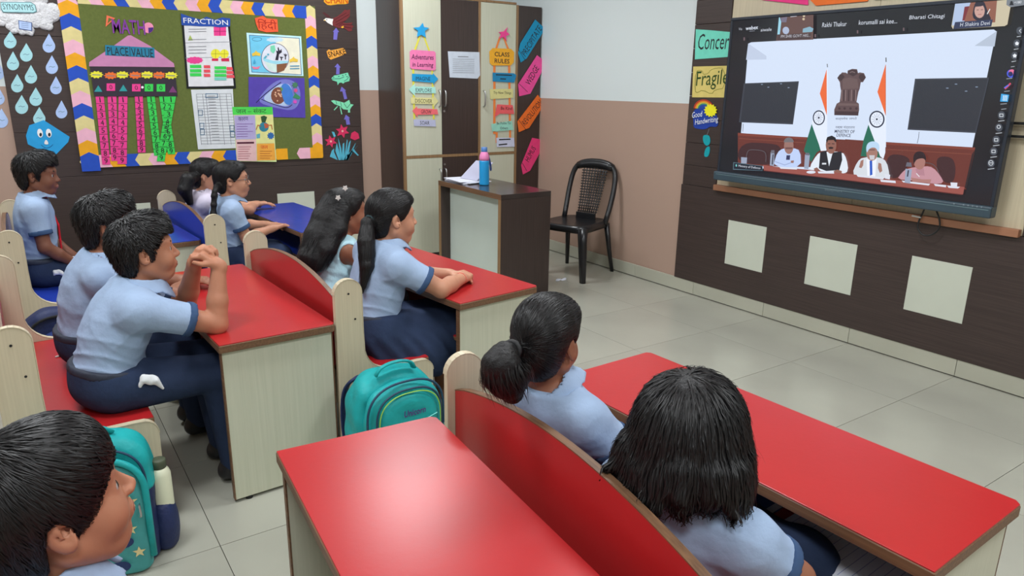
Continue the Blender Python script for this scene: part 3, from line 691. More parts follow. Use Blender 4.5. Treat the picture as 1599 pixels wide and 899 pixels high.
dr = [(55, 215, 70, 86, AQ, 'aqua paper raindrop tucked directly under the cotton cloud'), (70, 332, 68, 100, AQ, 'aqua paper raindrop second down in the left column'), (93, 452, 68, 96, AQ, 'aqua paper raindrop third down in the left column'), (117, 566, 72, 98, AQ, 'aqua paper raindrop lowest in the left column'),
      (142, 285, 70, 96, AQ, 'aqua paper raindrop at the top of the middle column'), (167, 404, 68, 98, AQ, 'aqua paper raindrop second down in the middle column'), (193, 524, 70, 96, AQ, 'aqua paper raindrop third down in the middle column'), (212, 628, 68, 92, AQ, 'aqua paper raindrop overlapping the top of the blue smiling diamond'),
      (264, 236, 70, 100, PW, 'lilac-blue paper raindrop at the top of the column beside the board'), (280, 352, 68, 98, PW, 'lilac-blue paper raindrop second down beside the board'), (302, 464, 64, 96, PW, 'lilac-blue paper raindrop third down beside the board'), (332, 594, 64, 96, PW, 'lilac-blue paper raindrop lowest beside the board'),
      (-10, 385, 66, 96, PW, 'lilac-blue paper raindrop highest on the plain wall at the left edge'), (-6, 522, 64, 92, PW, 'lilac-blue paper raindrop second on the plain wall at the left edge'), (8, 640, 74, 100, PW, 'lilac-blue paper raindrop lowest on the plain wall at the left edge')]
for x, y, w_, h_, m, lb in dr:
    onwall = x < 20
    pl = BWALL if onwall else BACK
    o = paper('paper_raindrop', pl, cA(*drop(x, y, w_ * .98, h_, .0)), m, None, .001, .0015); tag(o, lb, 'paper drop', 'paper raindrops under the cloud')
    pr = Print(pl, .0028); pr.line(cA((x - 16, y + 10), (x - 6, y + 6), (x + 4, y + 11), (x + 16, y + 7)), .8, pm(100, 130, 150)); pr.build('scribble', o)
th = MB()
for col in ([(85, 378), (87, 402)], [(180, 452), (187, 470)], [(318, 505), (324, 545)], [(205, 568), (207, 588)]):
    pass
o = empty('smiling_diamond', BACK.at(*BACK.px(74, 212))); tag(o, 'bright blue paper diamond with a smiling face under the raindrops', 'wall display')
kid(paper('face', BACK, cA((158, 676), (236, 648), (376, 738), (368, 766), (300, 836), (212, 808), (150, 778), (140, 732)), pm(44, 150, 206), None, .0022, .0015), o)
for ex in (216, 263):
    kid(paper('eye', BACK, cA(*ell(ex, 718, 15, 24, rot=-.2)), pm(232, 232, 228), None, .0042, .002), o); kid(paper('pupil', BACK, cA(*ell(ex + 3, 726, 7, 10)), INK, None, .0066, .0012), o)
kid(paper('nose', BACK, cA(*smooth_pts([(236, 775), (248, 748), (264, 775), (250, 780)], 2, True)), pm(226, 222, 220), None, .0042, .003), o)
pr = Print(BACK, .0042); pr.line(cA(*smooth_pts([(222, 782), (245, 800), (270, 795), (285, 780)], 2)), .8, pm(20, 70, 130)); kid(pr.build('smile'), o)
# ---- food chain column
VIO = pm(112, 104, 188)
def arrow(label, pts):
    o = paper('paper_arrow', BACK, pts, VIO, None, .001, .002); tag(o, label, 'paper arrow', 'violet food chain arrows')
arrow('violet paper arrow just below the eagle', cF((190, 462), (195, 372), (183, 372), (222, 325), (258, 375), (243, 375), (232, 465)))
arrow('violet paper arrow between the snake word and the frog', cF((222, 868), (226, 785), (203, 785), (238, 742), (276, 788), (262, 790), (262, 868)))
arrow('violet paper arrow between the frog and the grasshopper', cG((238, 310), (222, 240), (200, 240), (215, 198), (254, 232), (246, 234), (264, 304)))
arrow('violet paper arrow between the grasshopper and the flowers', cG((258, 533), (250, 484), (235, 488), (252, 444), (290, 474), (280, 476), (290, 530)))
o = empty('eagle_cutout', BACK.at(*BACK.px(528, 32))); tag(o, 'brown eagle paper cutout with a white head and spread wings', 'wall display')
MAR = pm(112, 46, 48)
kid(paper('wing', BACK, cF((60, 150), (85, 142), (140, 180), (165, 210), (120, 205)), pm(80, 40, 42), None, .001, .001), o)
kid(paper('body', BACK, cF((170, 222), (240, 190), (290, 150), (325, 112), (350, 120), (385, 110), (382, 190), (330, 245), (300, 262), (340, 272), (415, 262), (400, 285), (428, 310), (405, 330), (412, 358), (370, 368), (320, 330), (255, 330), (180, 300), (165, 262)), MAR, None, .0018, .0012), o)
kid(paper('head', BACK, cF((72, 238), (100, 212), (140, 215), (188, 224), (178, 262), (182, 300), (120, 266), (100, 244)), pm(226, 222, 218), None, .003, .001), o)
pr = Print(BACK, .0042)
pr.poly(cF((74, 240), (94, 228), (96, 244)), pm(226, 180, 60)); pr.poly(cF(*ell(112, 230, 6)), INK); pr.poly(cF((278, 315), (308, 300), (312, 322), (290, 332)), pm(226, 170, 50))
for a, b in (((200, 235), (340, 150)), ((215, 262), (370, 170)), ((220, 290), (330, 240)), ((300, 285), (405, 290)), ((310, 310), (400, 330)), ((250, 300), (300, 270))): pr.line(cF(a, b), .7, pm(70, 24, 30))
kid(pr.build('markings'), o)
o = empty('word_cutout', BACK.at(*BACK.px(525, 83))); tag(o, 'orange SNAKE word cutout between two violet arrows', 'sign')
kid(paper('backing', BACK, cF((110, 600), (140, 575), (160, 590), (300, 560), (320, 570), (342, 625), (250, 665), (160, 698), (130, 670)), pm(226, 158, 66), None, .001, .0015), o)
kid(text_px('lettering', 'SNAKE', pm(60, 36, 20), BACK, *cF((130, 640))[0], *cF((330, 600))[0], 9, bold=.01, d=.0028), o)
o = empty('word_cutout', BACK.at(*BACK.px(525, 0))); tag(o, 'orange CHAIN word cutout above the eagle, cut by the top edge', 'sign')
kid(paper('backing', BACK, cF((78, 20), (90, -60), (370, -40), (365, 40), (330, 48), (240, 50), (160, 62), (120, 58)), pm(238, 160, 40), None, .001, .0015), o)
kid(text_px('lettering', 'CHAIN', pm(190, 80, 20), BACK, *cF((90, -2))[0], *cF((358, 4))[0], 11, bold=.02, d=.0028), o)
o = empty('frog_cutout', BACK.at(*BACK.px(532, 125))); tag(o, 'mint green spotted frog paper cutout', 'wall display')
kid(paper('body', BACK, cG((125, 125), (150, 100), (185, 95), (225, 85), (270, 75), (278, 100), (288, 120), (282, 150), (240, 160), (230, 172), (212, 162), (195, 165), (180, 185), (175, 155), (135, 142)), pm(120, 210, 172), None, .0015, .0015), o)
pr = Print(BACK, .0032); [pr.poly(cG(*ell(x, y, 6, 4)), pm(30, 90, 80)) for x, y in ((145, 115), (190, 108), (225, 100), (250, 92), (262, 110))]; pr.line(cG((130, 130), (200, 128), (235, 112)), .8, pm(30, 90, 80)); pr.line(cG((235, 150), (262, 135), (276, 112)), .8, pm(30, 90, 80)); kid(pr.build('markings'), o)
o = empty('grasshopper_cutout', BACK.at(*BACK.px(534, 165))); tag(o, 'pale green grasshopper paper cutout', 'wall display')
kid(paper('body', BACK, cG((122, 322), (145, 316), (205, 330), (238, 340), (282, 314), (292, 350), (320, 356), (300, 378), (288, 400), (290, 425), (270, 425), (272, 402), (228, 396), (206, 372), (150, 350)), pm(126, 212, 170), None, .0015, .0015), o)
pr = Print(BACK, .0032); pr.line(cG((150, 402), (178, 372)), 1.5, pm(126, 212, 170)); pr.line(cG((216, 438), (202, 378)), 1.5, pm(126, 212, 170)); pr.line(cG((205, 335), (215, 372)), .7, pm(30, 90, 70)); pr.line(cG((235, 345), (262, 385), (290, 350)), .7, pm(30, 90, 70)); pr.line(cG((165, 325), (172, 350)), .7, pm(30, 90, 70)); kid(pr.build('markings'), o)
o = empty('flower_cutout', BACK.at(*BACK.px(534, 225))); tag(o, 'crimson paper flowers on blue-green leaves at the foot of the food chain', 'wall display')
LEAF = pm(84, 172, 196)
for q in (((180, 842), (112, 812), (130, 758), (150, 740), (148, 770)), ((190, 842), (160, 760), (172, 690), (192, 760), (210, 842)), ((205, 842), (185, 648), (212, 740), (222, 842)), ((215, 842), (225, 700), (238, 690), (240, 842)), ((235, 842), (262, 660), (268, 672), (250, 842)), ((240, 842), (280, 690), (296, 668), (268, 842)), ((250, 842), (340, 690), (325, 730), (268, 842)), ((255, 842), (355, 715), (318, 760), (270, 842)), ((260, 800), (318, 742), (366, 800), (356, 804), (310, 760), (272, 842)), ((128, 592), (150, 596), (164, 632), (148, 642))):
    kid(paper('leaf', BACK, cG(*q), LEAF, None, .001, .0015), o)
for cx, cy, r_, n_ in ((222, 588, 62, 6), (120, 678, 56, 6)): 
    kid(paper('flower', BACK, cG(*star(cx, cy, r_, .5, n_, .3)), pm(206, 50, 92), None, .003, .0015), o); kid(paper('flower_centre', BACK, cG(*ell(cx, cy, 9)), pm(240, 170, 160), None, .0046, .001), o)
kid(paper('flower', BACK, cG((292, 650), (300, 605), (330, 588), (362, 610), (370, 650), (330, 668)), pm(206, 50, 92), None, .003, .0015), o)
# ---- cupboard hangings
CF = Plane((0, 1.321, 0), (1, 0, 0), (0, 0, 1), (0, -1, 0))
def hanging(name, label, st, starm, ribm, rib, signs):
    o = empty(name, CF.at(*CF.px(*signs[0][1][0]))); tag(o, label, 'wall display')
    for q in rib: kid(paper('ribbon', CF, q, ribm, None, .002, .0008), o)
    kid(paper('star', CF, st, starm, None, .004, .006), o)
    for i, (m, pts, txts) in enumerate(signs):
        s_ = kid(paper('sign_plate', CF, pts, m, None, .004, .0015), o)
        if txts:
            pr = Print(CF, .0057)
            for t_ in txts:
                if t_[0] is None: pr.line(t_[1], t_[2], INK)
                else: pr.text(t_[0], t_[1], *t_[2], bold=t_[3] if len(t_) > 3 else 0, shear=t_[4] if len(t_) > 4 else 0)
            kid(pr.build('lettering'), o)
DKR = pm(70, 20, 60)
def two(c, a, b): return (*c(a)[0], *c(b)[0])
hanging('hanging_sign_ladder', 'paper sign ladder headed Adventures in Learning with a blue star', cQ((172, 30), (182, 62), (222, 68), (188, 92), (196, 142), (160, 122), (128, 138), (136, 92), (100, 66), (148, 62)), pm(40, 150, 206), pm(214, 206, 74),
    [cQ((148, 125), (162, 125), (118, 245), (104, 245)), cQ((176, 130), (188, 130), (232, 248), (220, 248)), cQ((92, 390), (108, 390), (116, 785), (102, 785)), cQ((242, 390), (254, 390), (268, 780), (254, 780))],
    [(pm(226, 120, 168), cQ((72, 252), (90, 238), (262, 250), (274, 262), (276, 388), (262, 400), (88, 388), (74, 376)), [('Adventures', DKR, (*two(cQ, (84, 292), (258, 298)), 8), .01, .15), ('in Learning', DKR, (*two(cQ, (92, 358), (256, 362)), 9), .01, .15)]),
     (pm(36, 148, 200), cQ((90, 425), (250, 432), (252, 420), (294, 466), (254, 510), (254, 496), (90, 482)), [('IMAGINE', INK, (*two(cQ, (116, 462), (232, 466)), 6))]),
     (pm(166, 218, 208), cQ((66, 548), (112, 502), (112, 524), (272, 530), (276, 578), (112, 575), (114, 600)), [('EXPLORE', INK, (*two(cQ, (118, 552), (244, 556)), 6))]),
     (pm(212, 206, 146), cQ((80, 610), (256, 614), (258, 592), (294, 640), (258, 685), (256, 662), (82, 658)), [('DISCOVER', INK, (*two(cQ, (114, 636), (246, 640)), 6))]),
     (pm(240, 106, 112), cQ((92, 715), (128, 680), (130, 696), (286, 702), (294, 742), (132, 746), (134, 766)), [('GROW', INK, (*two(cQ, (160, 720), (240, 724)), 6))]),
     (pm(178, 180, 206), cQ((102, 780), (272, 786), (276, 838), (106, 832)), [('SOAR', INK, (*two(cQ, (152, 808), (226, 810)), 6))])])
hanging('hanging_sign_ladder', 'paper sign ladder headed Class Rules with a crumpled pink star', cS((128, 44), (120, 66), (138, 82), (118, 92), (122, 118), (104, 96), (84, 104), (92, 80), (80, 70), (108, 66)), pm(236, 72, 140), pm(226, 128, 66),
    [cS((84, 95), (94, 95), (72, 160), (62, 160)), cS((104, 98), (112, 98), (138, 162), (128, 162)), cS((52, 248), (64, 248), (64, 620), (52, 620)), cS((132, 248), (144, 248), (148, 640), (138, 640)), cS((64, 610), (76, 610), (76, 668), (66, 668))],
    [(pm(232, 164, 48), cS((30, 175), (48, 156), (148, 160), (164, 178), (162, 232), (146, 250), (46, 250), (32, 236)), [('CLASS', INK, (*two(cS, (58, 188), (138, 192)), 7), .012), ('RULES', INK, (*two(cS, (58, 224), (138, 228)), 7), .012)]),
     (pm(36, 128, 174), cS((48, 288), (162, 292), (176, 302), (164, 342), (48, 336)), [(None, cS((66, 300), (150, 303)), 1.6), (None, cS((90, 322), (118, 323)), 1.6)]),
     (pm(208, 202, 138), cS((32, 378), (158, 376), (158, 424), (36, 432)), [('Try New Things', INK, (*two(cS, (52, 398), (148, 400)), 5))]),
     (pm(232, 96, 100), cS((72, 460), (156, 464), (164, 512), (86, 510), (58, 530)), [('Be Kind', INK, (*two(cS, (92, 480), (152, 482)), 5))]),
     (pm(150, 208, 190), cS((40, 566), (152, 548), (160, 598), (46, 606)), [('Be Polite To', INK, (*two(cS, (70, 562), (144, 560)), 4)), ('Others', INK, (*two(cS, (88, 588), (130, 587)), 4))]),
     (pm(196, 200, 222), cS((68, 640), (164, 640), (166, 688), (70, 690)), [(None, cS((84, 650), (142, 648)), 2), (None, cS((82, 678), (124, 674)), 2)])])
o = sheet('notice_sheet', 'white typed notice sheet taped on the dark cupboard door', 'poster', cC((417, 240), (565, 244), (568, 352), (556, 368), (426, 362)), pm(196, 204, 216), CF)
pr = Print(CF, .002); pr.line(cC((465, 265), (512, 266)), 1.2, GREYINK); [pr.line(cC((440, y), (540 - (y % 3) * 8, y + 2)), .6, GREYINK) for y in range(276, 345, 9)]; pr.build('print', o)
CS = Plane((0, 1.320, 0), (1, 0, 0), (0, 0, 1), (0, -1, 0))
def tagsign(label, word, m, pts, a, b, h, fold):
    o = empty('arrow_tag', CS.at(*CS.px(*pts[0]))); tag(o, label, 'sign', 'word tags on the cupboard edge')
    kid(paper('tag', CS, pts, m, None, .002, .002), o); pr = Print(CS, .0043); pr.text(word, INK, *a, *b, h); pr.line(fold, .7, INK); kid(pr.build('lettering'), o)
tagsign('teal arrow tag reading PRECIPITATE on the cupboard edge', 'PRECIPITATE', pm(30, 138, 178), cS((278, 2), (332, 52), (232, 212), (200, 234), (186, 182), (198, 130)), cS((214, 192))[0], cS((304, 42))[0], 11, cS((188, 165), (224, 222)))
tagsign('pink arrow tag reading WEDGE on the cupboard edge', 'WEDGE', pm(236, 78, 148), cS((288, 194), (340, 234), (252, 402), (192, 416), (186, 352)), cS((236, 350))[0], cS((288, 256))[0], 11, cS((192, 350), (236, 392)))
tagsign('orange arrow tag reading REVOLUTION on the cupboard edge', 'REVOLUTION', pm(240, 110, 44), cS((292, 408), (330, 456), (246, 586), (190, 610), (182, 552)), cS((214, 566))[0], cS((308, 444))[0], 10, cS((190, 545), (228, 596)))
tagsign('curled pink arrow tag reading HUMUS on the cupboard edge', 'HUMUS', pm(232, 64, 122), cS((262, 640), (322, 652), (318, 694), (250, 818), (212, 838), (202, 788)), cS((232, 764))[0], cS((272, 690))[0], 10, cS((208, 776), (232, 818)))
# ------------------------------------------------------------------ signs on the screen wall
RP = Plane((-0.021, 0, 0), (0, -1, 0), (0, 0, 1), (-1, 0, 0))
o = empty('word_sign', RP.at(*RP.px(1110, 70))); tag(o, 'mint paper sign reading Concern beside the screen', 'sign')
kid(paper('sheet', RP, cK((28, 64), (120, 70), (250, 82), (240, 240), (22, 256)), pm(112, 206, 184), None, .001, .0015), o)
pr = Print(RP, .0027); pr.text('Concern', INK, *cK((44, 145))[0], *cK((270, 138))[0], 25, shear=.1); kid(pr.build('lettering'), o)
o = empty('word_sign', RP.at(*RP.px(1108, 128))); tag(o, 'straw yellow paper sign reading Fragile beside the screen', 'sign')
kid(paper('sheet', RP, cK((12, 302), (260, 296), (250, 500), (4, 498)), pm(206, 188, 110), None, .001, .0015), o)
pr = Print(RP, .0027); OUT = pm(120, 120, 40)
pr.line(cK(*smooth_pts([(28, 330), (70, 325), (75, 355), (110, 345), (120, 325), (160, 310), (210, 312), (215, 440), (150, 450), (130, 480), (70, 450), (40, 470), (22, 460)], 1, True)), .7, OUT, True)
pr.text('Fragile', pm(40, 70, 30), *cK((30, 395))[0], *cK((235, 380))[0], 30, shear=.1); kid(pr.build('lettering'), o)
o = empty('handwriting_sign', RP.at(*RP.px(1104, 180))); tag(o, 'blue cloud cutout reading Good Handwriting with rainbow and yellow sun', 'sign')
kid(paper('cloud', RP, cK(*smooth_pts([(4, 600), (30, 570), (60, 545), (110, 560), (150, 590), (172, 640), (168, 690), (120, 682), (90, 704), (40, 700), (12, 690), (14, 650)], 2, True)), pm(34, 62, 150), None, .001, .0015), o)
for i, (c_, r_) in enumerate(((pm(176, 60, 40), 64), (pm(214, 130, 40), 54), (pm(190, 180, 70), 45), (pm(60, 130, 100), 37), (pm(40, 70, 150), 29))):
    kid(paper('rainbow_band', RP, cK(*ell(78, 572, r_, r_ * .95, 18, math.pi * 1.02, math.pi * 1.98)), c_, None, .0026 + .0004 * i, .0004), o)
kid(paper('sun', RP, cK(*star(125, 582, 44, .76, 13)), pm(228, 220, 40), None, .006, .0015), o)
pr = Print(RP, .0085); WHT = pm(220, 224, 236); pr.text('Good', WHT, *cK((8, 612))[0], *cK((74, 602))[0], 9, shear=.2); pr.text('Handwriting', WHT, *cK((26, 662))[0], *cK((176, 640))[0], 11, shear=.2); kid(pr.build('lettering'), o)
o = empty('leaf_mobile', RP.at(*RP.px(1104, 225))); tag(o, 'two teal paper petals hanging on a thread below the cloud sign', 'wall display')
kid(paper('petal', RP, cK(*smooth_pts([(72, 742), (95, 736), (118, 745), (122, 790), (100, 812), (76, 790)], 2, True)), pm(22, 150, 160), None, .0015, .0015), o)
kid(paper('petal', RP, cK(*smooth_pts([(118, 806), (90, 820), (78, 876), (104, 880), (118, 850)], 2, True)), pm(22, 150, 160), None, .0015, .0015), o)
pr = Print(RP, .001); pr.line(cK((112, 700), (104, 725), (96, 742)), .7, GREYINK); kid(pr.build('thread'), o)
BPn = Plane((-0.013, 0, 0), (0, -1, 0), (0, 0, 1), (-1, 0, 0))
def topsign(label, m, pts, word, a, b):
    o = empty('word_sign', BPn.at(*BPn.px(*pts[0]))); tag(o, label, 'sign', 'word tags above the screen'); kid(paper('tag', BPn, pts, m, None, .004, .003), o)
    if word: pr = Print(BPn, .0075); pr.text(word, pm(235, 235, 235), *a, *b, 12); kid(pr.build('lettering'), o)
topsign('pink paper tag above the screen, cut by the top edge', pm(232, 62, 130), [(1190, 0), (1200, -18), (1262, -18), (1263, 8)], None, 0, 0)
topsign('orange paper tag above the screen, cut by the top edge', pm(236, 112, 50), [(1266, 0), (1262, -18), (1362, -22), (1356, 2), (1275, 9)], None, 0, 0)
topsign('blue paper tag above the screen, cut by the top edge', pm(40, 130, 170), [(1366, 0), (1372, -20), (1460, -24), (1450, -5)], None, 0, 0)
# ------------------------------------------------------------------ interactive screen
TVX = -0.10
TVP = Plane((TVX, 0, 0), (0, -1, 0), (0, 0, 1), (-1, 0, 0))
tv = empty('display_screen', (0, -1.63, 0.88)); tag(tv, 'large wall-mounted interactive display showing a video conference', 'screen')
u0, u1, v0, v1 = 0.792, 2.462, 0.872, 1.868
TVB = mat('display_bezel', rgb(38, 44, 54), 0.35); TVG = mat('display_bar', rgb(54, 70, 80), 0.4)
def tvbox(name, a, b, c, d, x0, x1, m, bev=.004, par=tv): return kid(MB().box(x0, x1, -b, -a, c, d).build(name, m, None, bev, 2), par)
tvbox('housing', u0 + .01, u1 - .01, v0 + .01, v1 - .006, -.092, -.05, TVB)
tvbox('bezel', u0, u1, v1 - .018, v1, -.105, -.06, TVB); tvbox('bezel', u0, u0 + .017, v0 + .03, v1 - .0185, -.105, -.06, TVB); tvbox('bezel', u1 - .017, u1, v0 + .03, v1 - .0185, -.105, -.06, TVB)
tvbox('bottom_bar', u0 - .012, u1 + .002, v0 - .012, v0 + .045, -.125, -.06, TVG, .008)
tvbox('bar_groove', u0 + .01, u1 - .01, v0 + .026, v0 + .030, -.1265, -.12, mat('groove_light', rgb(96, 116, 122), .4), 0)
tvbox('wall_bracket', 1.2, 2.1, 1.1, 1.6, -.05, -.012, GREYDARK)
for z in (1.24, 1.30): tvbox('mount_rail', 2.40, 2.55, z, z + .012, -.045, -.03, GREYDARK, .001)
pr = Print(Plane((-.1255, 0, 0), (0, -1, 0), (0, 0, 1), (-1, 0, 0)), .0015); GL = pm(110, 124, 132)
pr.text('Studymark', GL, 1288, 296, 1316, 299, 5)
for x in (1490, 1505, 1512, 1519, 1526, 1533): pr.poly(ell(x, 318 + (x - 1490) * .12, 1.4), GL)
kid(pr.build('bar_markings'), tv)
scr = tvbox('screen', u0 + .0175, u1 - .0175, v0 + .0455, v1 - .0185, -.1, -.0925, mat('screen_glass', (0.012, 0.012, 0.014), 0.15, 0.5, 0, emit=((.012, .013, .016), 1.0)), 0)
P = Print(TVP, .0004); P.lim = (u0 + .019, u1 - .019, v0 + .047, v1 - .020)
WALLC = em(206, 219, 240)
P.poly([(1169, 68), (1173, 66), (1552, 46), (1556, 49), (1506, 290), (1503, 296), (1198, 264), (1153, 256)], WALLC)
P.poly(cD((355, 203), (440, 262), (440, 278), (345, 280)), em(188, 200, 222)); P.poly(cE((605, 195), (700, 132), (690, 198)), em(178, 190, 208))
# wainscot
P.poly(cH((85, 188), (340, 210), (830, 236), (1040, 252), (1383, 270), (1383, 620), (900, 560), (85, 540)), em(104, 52, 44)); P.poly(cI((0, 258), (440, 288), (1404, 347), (1390, 420), (1308, 800), (0, 640)), em(104, 52, 44))
P.poly(cH((85, 190), (830, 238), (828, 262), (85, 218)), em(126, 62, 50)); P.poly(cI((440, 290), (1404, 348), (1398, 373), (440, 316)), em(126, 62, 50)); P.line(cI((440, 366), (1360, 420)), .8, em(134, 74, 60)); P.line(cH((100, 250), (800, 296)), .8, em(134, 74, 60))
DK = em(40, 42, 48); SH = em(64, 40, 42)
for q in (cH(*smooth_pts([(120, 290), (420, 300), (560, 330), (560, 540), (60, 520)], 2, True)), cI(*smooth_pts([(450, 420), (640, 425), (720, 500), (560, 700), (440, 640)], 2, True)), cI(*smooth_pts([(960, 450), (1150, 440), (1200, 560), (1170, 740), (1040, 720)], 2, True))): P.poly(q, SH)
P.poly(cI((1396, 380), (1370, 420), (1290, 780), (1310, 800)), em(44, 36, 38))
# wall displays in the call
P.poly(cD((335, 390), (593, 380), (565, 582), (312, 572)), em(58, 62, 72)); P.poly(cD((342, 395), (588, 385), (562, 575), (320, 566)), em(46, 50, 58))
P.poly(cE((352, 335), (668, 330), (612, 566), (320, 552)), em(58, 62, 72)); P.poly(cE((358, 341), (662, 336), (608, 558), (327, 546)), em(46, 50, 58))
for q in ((420, 395), (450, 408), (510, 392), (545, 410)): P.poly(cD(*ell(q[0], q[1], 5, 2)), em(130, 146, 170))
for q in ((490, 375), (527, 358), (570, 388), (615, 370)): P.poly(cE(*ell(q[0], q[1], 6, 2)), em(130, 146, 170))
P.line(cI((800, 180), (795, 240), (780, 300)), .7, em(60, 60, 70)); P.line(cD((333, 580), (331, 615)), .7, em(60, 60, 70))
# flags
ORA, GRE, WHI, NAV = em(228, 104, 54), em(36, 104, 84), em(222, 230, 244), em(28, 36, 60)
P.poly(cJ((248, 165), (256, 165), (250, 899), (180, 899), (110, 665), (150, 560), (205, 540), (235, 560)), WHI)
P.poly(cJ((248, 168), (250, 600), (184, 395)), ORA); P.poly(cH((885, 95), (985, 372), (940, 400), (880, 505), (800, 380)), GRE)
P.poly(cJ((800, 120), (806, 120), (803, 899), (690, 870), (640, 680), (690, 560), (760, 556)), WHI); P.poly(cH((905, 110), (1050, 60), (1045, 380), (985, 385)), WHI)
P.poly(cJ((800, 125), (802, 605), (724, 380)), ORA); P.poly(cI((254, 100), (320, 275), (385, 460), (170, 440), (200, 270)), GRE); P.poly(cI((270, 120), (440, 60), (436, 400), (415, 470), (380, 440), (322, 275)), WHI)
for (c_, cx, cy, rx, ry) in ((cJ, 176, 622, 57, 70), (cJ, 720, 636, 72, 80)):
    P.poly(c_(*ell(cx, cy, rx, ry, 24)), NAV); P.poly(c_(*ell(cx, cy, rx * .82, ry * .84, 24)), WHI)
    for i in range(12): a = 2 * math.pi * i / 12; P.line(c_((cx + .25 * rx * math.cos(a), cy + .25 * ry * math.sin(a)), (cx + .7 * rx * math.cos(a), cy + .7 * ry * math.sin(a))), .45, em(120, 130, 160))
    P.poly(c_(*ell(cx, cy, 9, 10, 10)), NAV)
P.line(cJ((256, 120), (258, 148)), 1.2, em(90, 90, 90)); P.line(cJ((806, 62), (807, 98)), 1.6, em(90, 90, 90)); P.line(cJ((804, 125), (803, 600)), .5, em(150, 60, 40))
# lion capital emblem
EB, ED, EL = em(92, 72, 74), em(66, 50, 54), em(132, 112, 112)
P.poly(cJ((448, 180), (490, 165), (535, 168), (545, 205), (560, 198), (600, 205), (618, 245), (590, 290), (570, 290), (560, 350), (548, 380), (536, 440), (530, 475), (552, 490), (555, 545), (545, 602), (322, 598), (322, 545), (345, 490), (372, 475), (378, 440), (385, 370), (378, 330), (374, 290), (350, 250), (395, 198), (430, 200), (445, 210)), EB)
for q in (((350, 250), (375, 215), (400, 215), (420, 240), (385, 280)), ((618, 245), (590, 212), (560, 215), (550, 245), (580, 285))): P.poly(cJ(*q), ED)
P.poly(cJ((450, 185), (492, 172), (532, 176), (540, 212), (500, 235), (455, 215)), ED); P.line(cJ((470, 200), (490, 190), (515, 200)), 1, EL)
P.poly(cJ((400, 260), (470, 245), (540, 262), (550, 350), (400, 355)), em(104, 84, 84))
for x in (395, 430, 485, 525): P.line(cJ((x, 362), (x - 3, 462)), 1.2, EL)
for x in (412, 458, 508): P.line(cJ((x, 366), (x - 2, 465)), 1.6, ED)
P.poly(cJ((360, 485), (545, 490), (550, 512), (350, 508)), em(108, 88, 88)); P.poly(cJ((330, 560), (550, 565), (548, 600), (326, 596)), ED)
for x in (370, 420, 475, 530): P.poly(cJ(*ell(x, 535, 12, 12, 8)), ED)
TX = em(40, 42, 66)
P.text('\u0938\u0924\u094d\u092f\u092e\u0947\u0935 \u091c\u092f\u0924\u0947', TX, *cJ((335, 632))[0], *cJ((534, 630))[0], 5)
P.text('\u0930\u0915\u094d\u0937\u093e \u092e\u0902\u0924\u094d\u0930\u093e\u0932\u092f', TX, *cJ((335, 712))[0], *cJ((516, 714))[0], 5.5)
P.text('MINISTRY OF', TX, *cJ((328, 748))[0], *cJ((514, 752))[0], 5, bold=.01); P.text('DEFENCE', TX, *cJ((346, 784))[0], *cJ((478, 788))[0], 5, bold=.01)
# seats behind and people in the call
P.line(cH(*smooth_pts([(180, 480), (195, 385), (240, 368), (370, 380), (400, 420), (395, 500)], 2)), 1, em(90, 86, 92)); P.line(cI(*smooth_pts([(870, 510), (950, 520), (1000, 570), (1015, 620)], 2)), 1.2, em(90, 80, 84))
SK1, SK2, SK3 = em(150, 112, 104), em(140, 96, 84), em(160, 118, 106)
P.poly(cH(*smooth_pts([(485, 510), (520, 400), (580, 355), (690, 350), (770, 380), (778, 560), (560, 560), (490, 530)], 1, True)), em(186, 204, 240)); P.poly(cH((620, 430), (660, 430), (655, 480), (615, 480)), em(50, 54, 90)); P.line(cH((500, 500), (600, 535), (700, 500)), 1.2, em(150, 166, 206)); P.poly(cH((665, 490), (700, 485), (695, 515), (668, 512)), SK1)
P.poly(cH(*ell(645, 330, 52, 88)), SK1); P.poly(cH(*ell(645, 290, 54, 52, 14, math.pi, 2 * math.pi)), em(112, 108, 112)); P.poly(cH((605, 345), (690, 345), (680, 365), (612, 365)), em(110, 76, 74))
P.poly(cH(*smooth_pts([(865, 560), (950, 420), (1000, 395), (1225, 390), (1270, 470), (1290, 600), (1230, 635), (1150, 600), (960, 600), (900, 610)], 1, True)), em(220, 228, 238)); P.poly(cH((985, 400), (1050, 380), (1080, 550), (1120, 400), (1215, 388), (1222, 480), (1190, 590), (1050, 600), (970, 570)), em(38, 38, 44))
P.poly(cH(*ell(1102, 320, 58, 95)), SK2); P.poly(cH((1048, 270), (1060, 235), (1110, 218), (1150, 240), (1160, 280), (1150, 290), (1130, 265), (1070, 268), (1055, 300)), em(30, 28, 32)); P.poly(cH((1075, 345), (1100, 338), (1128, 345), (1120, 362), (1080, 362)), em(46, 34, 36)); P.line(cH((1068, 308), (1092, 306)), 1, em(40, 30, 34)); P.line(cH((1112, 306), (1138, 308)), 1, em(40, 30, 34)); P.poly(cH((1005, 512), (1050, 512), (1050, 530), (1005, 530)), em(210, 214, 222))
P.poly(cH((915, 575), (950, 560), (990, 600), (930, 608)), SK2); P.poly(cH((1130, 600), (1170, 585), (1220, 600), (1215, 632), (1145, 634)), SK2)
P.poly(cI(*smooth_pts([(85, 630), (140, 500), (200, 450), (390, 450), (460, 500), (490, 640), (480, 680), (160, 680)], 1, True)), em(208, 214, 222)); P.poly(cI((240, 470), (290, 480), (350, 465), (335, 660), (250, 660)), em(232, 236, 244)); P.poly(cI((275, 490), (302, 482), (305, 640), (278, 650)), em(40, 86, 190))
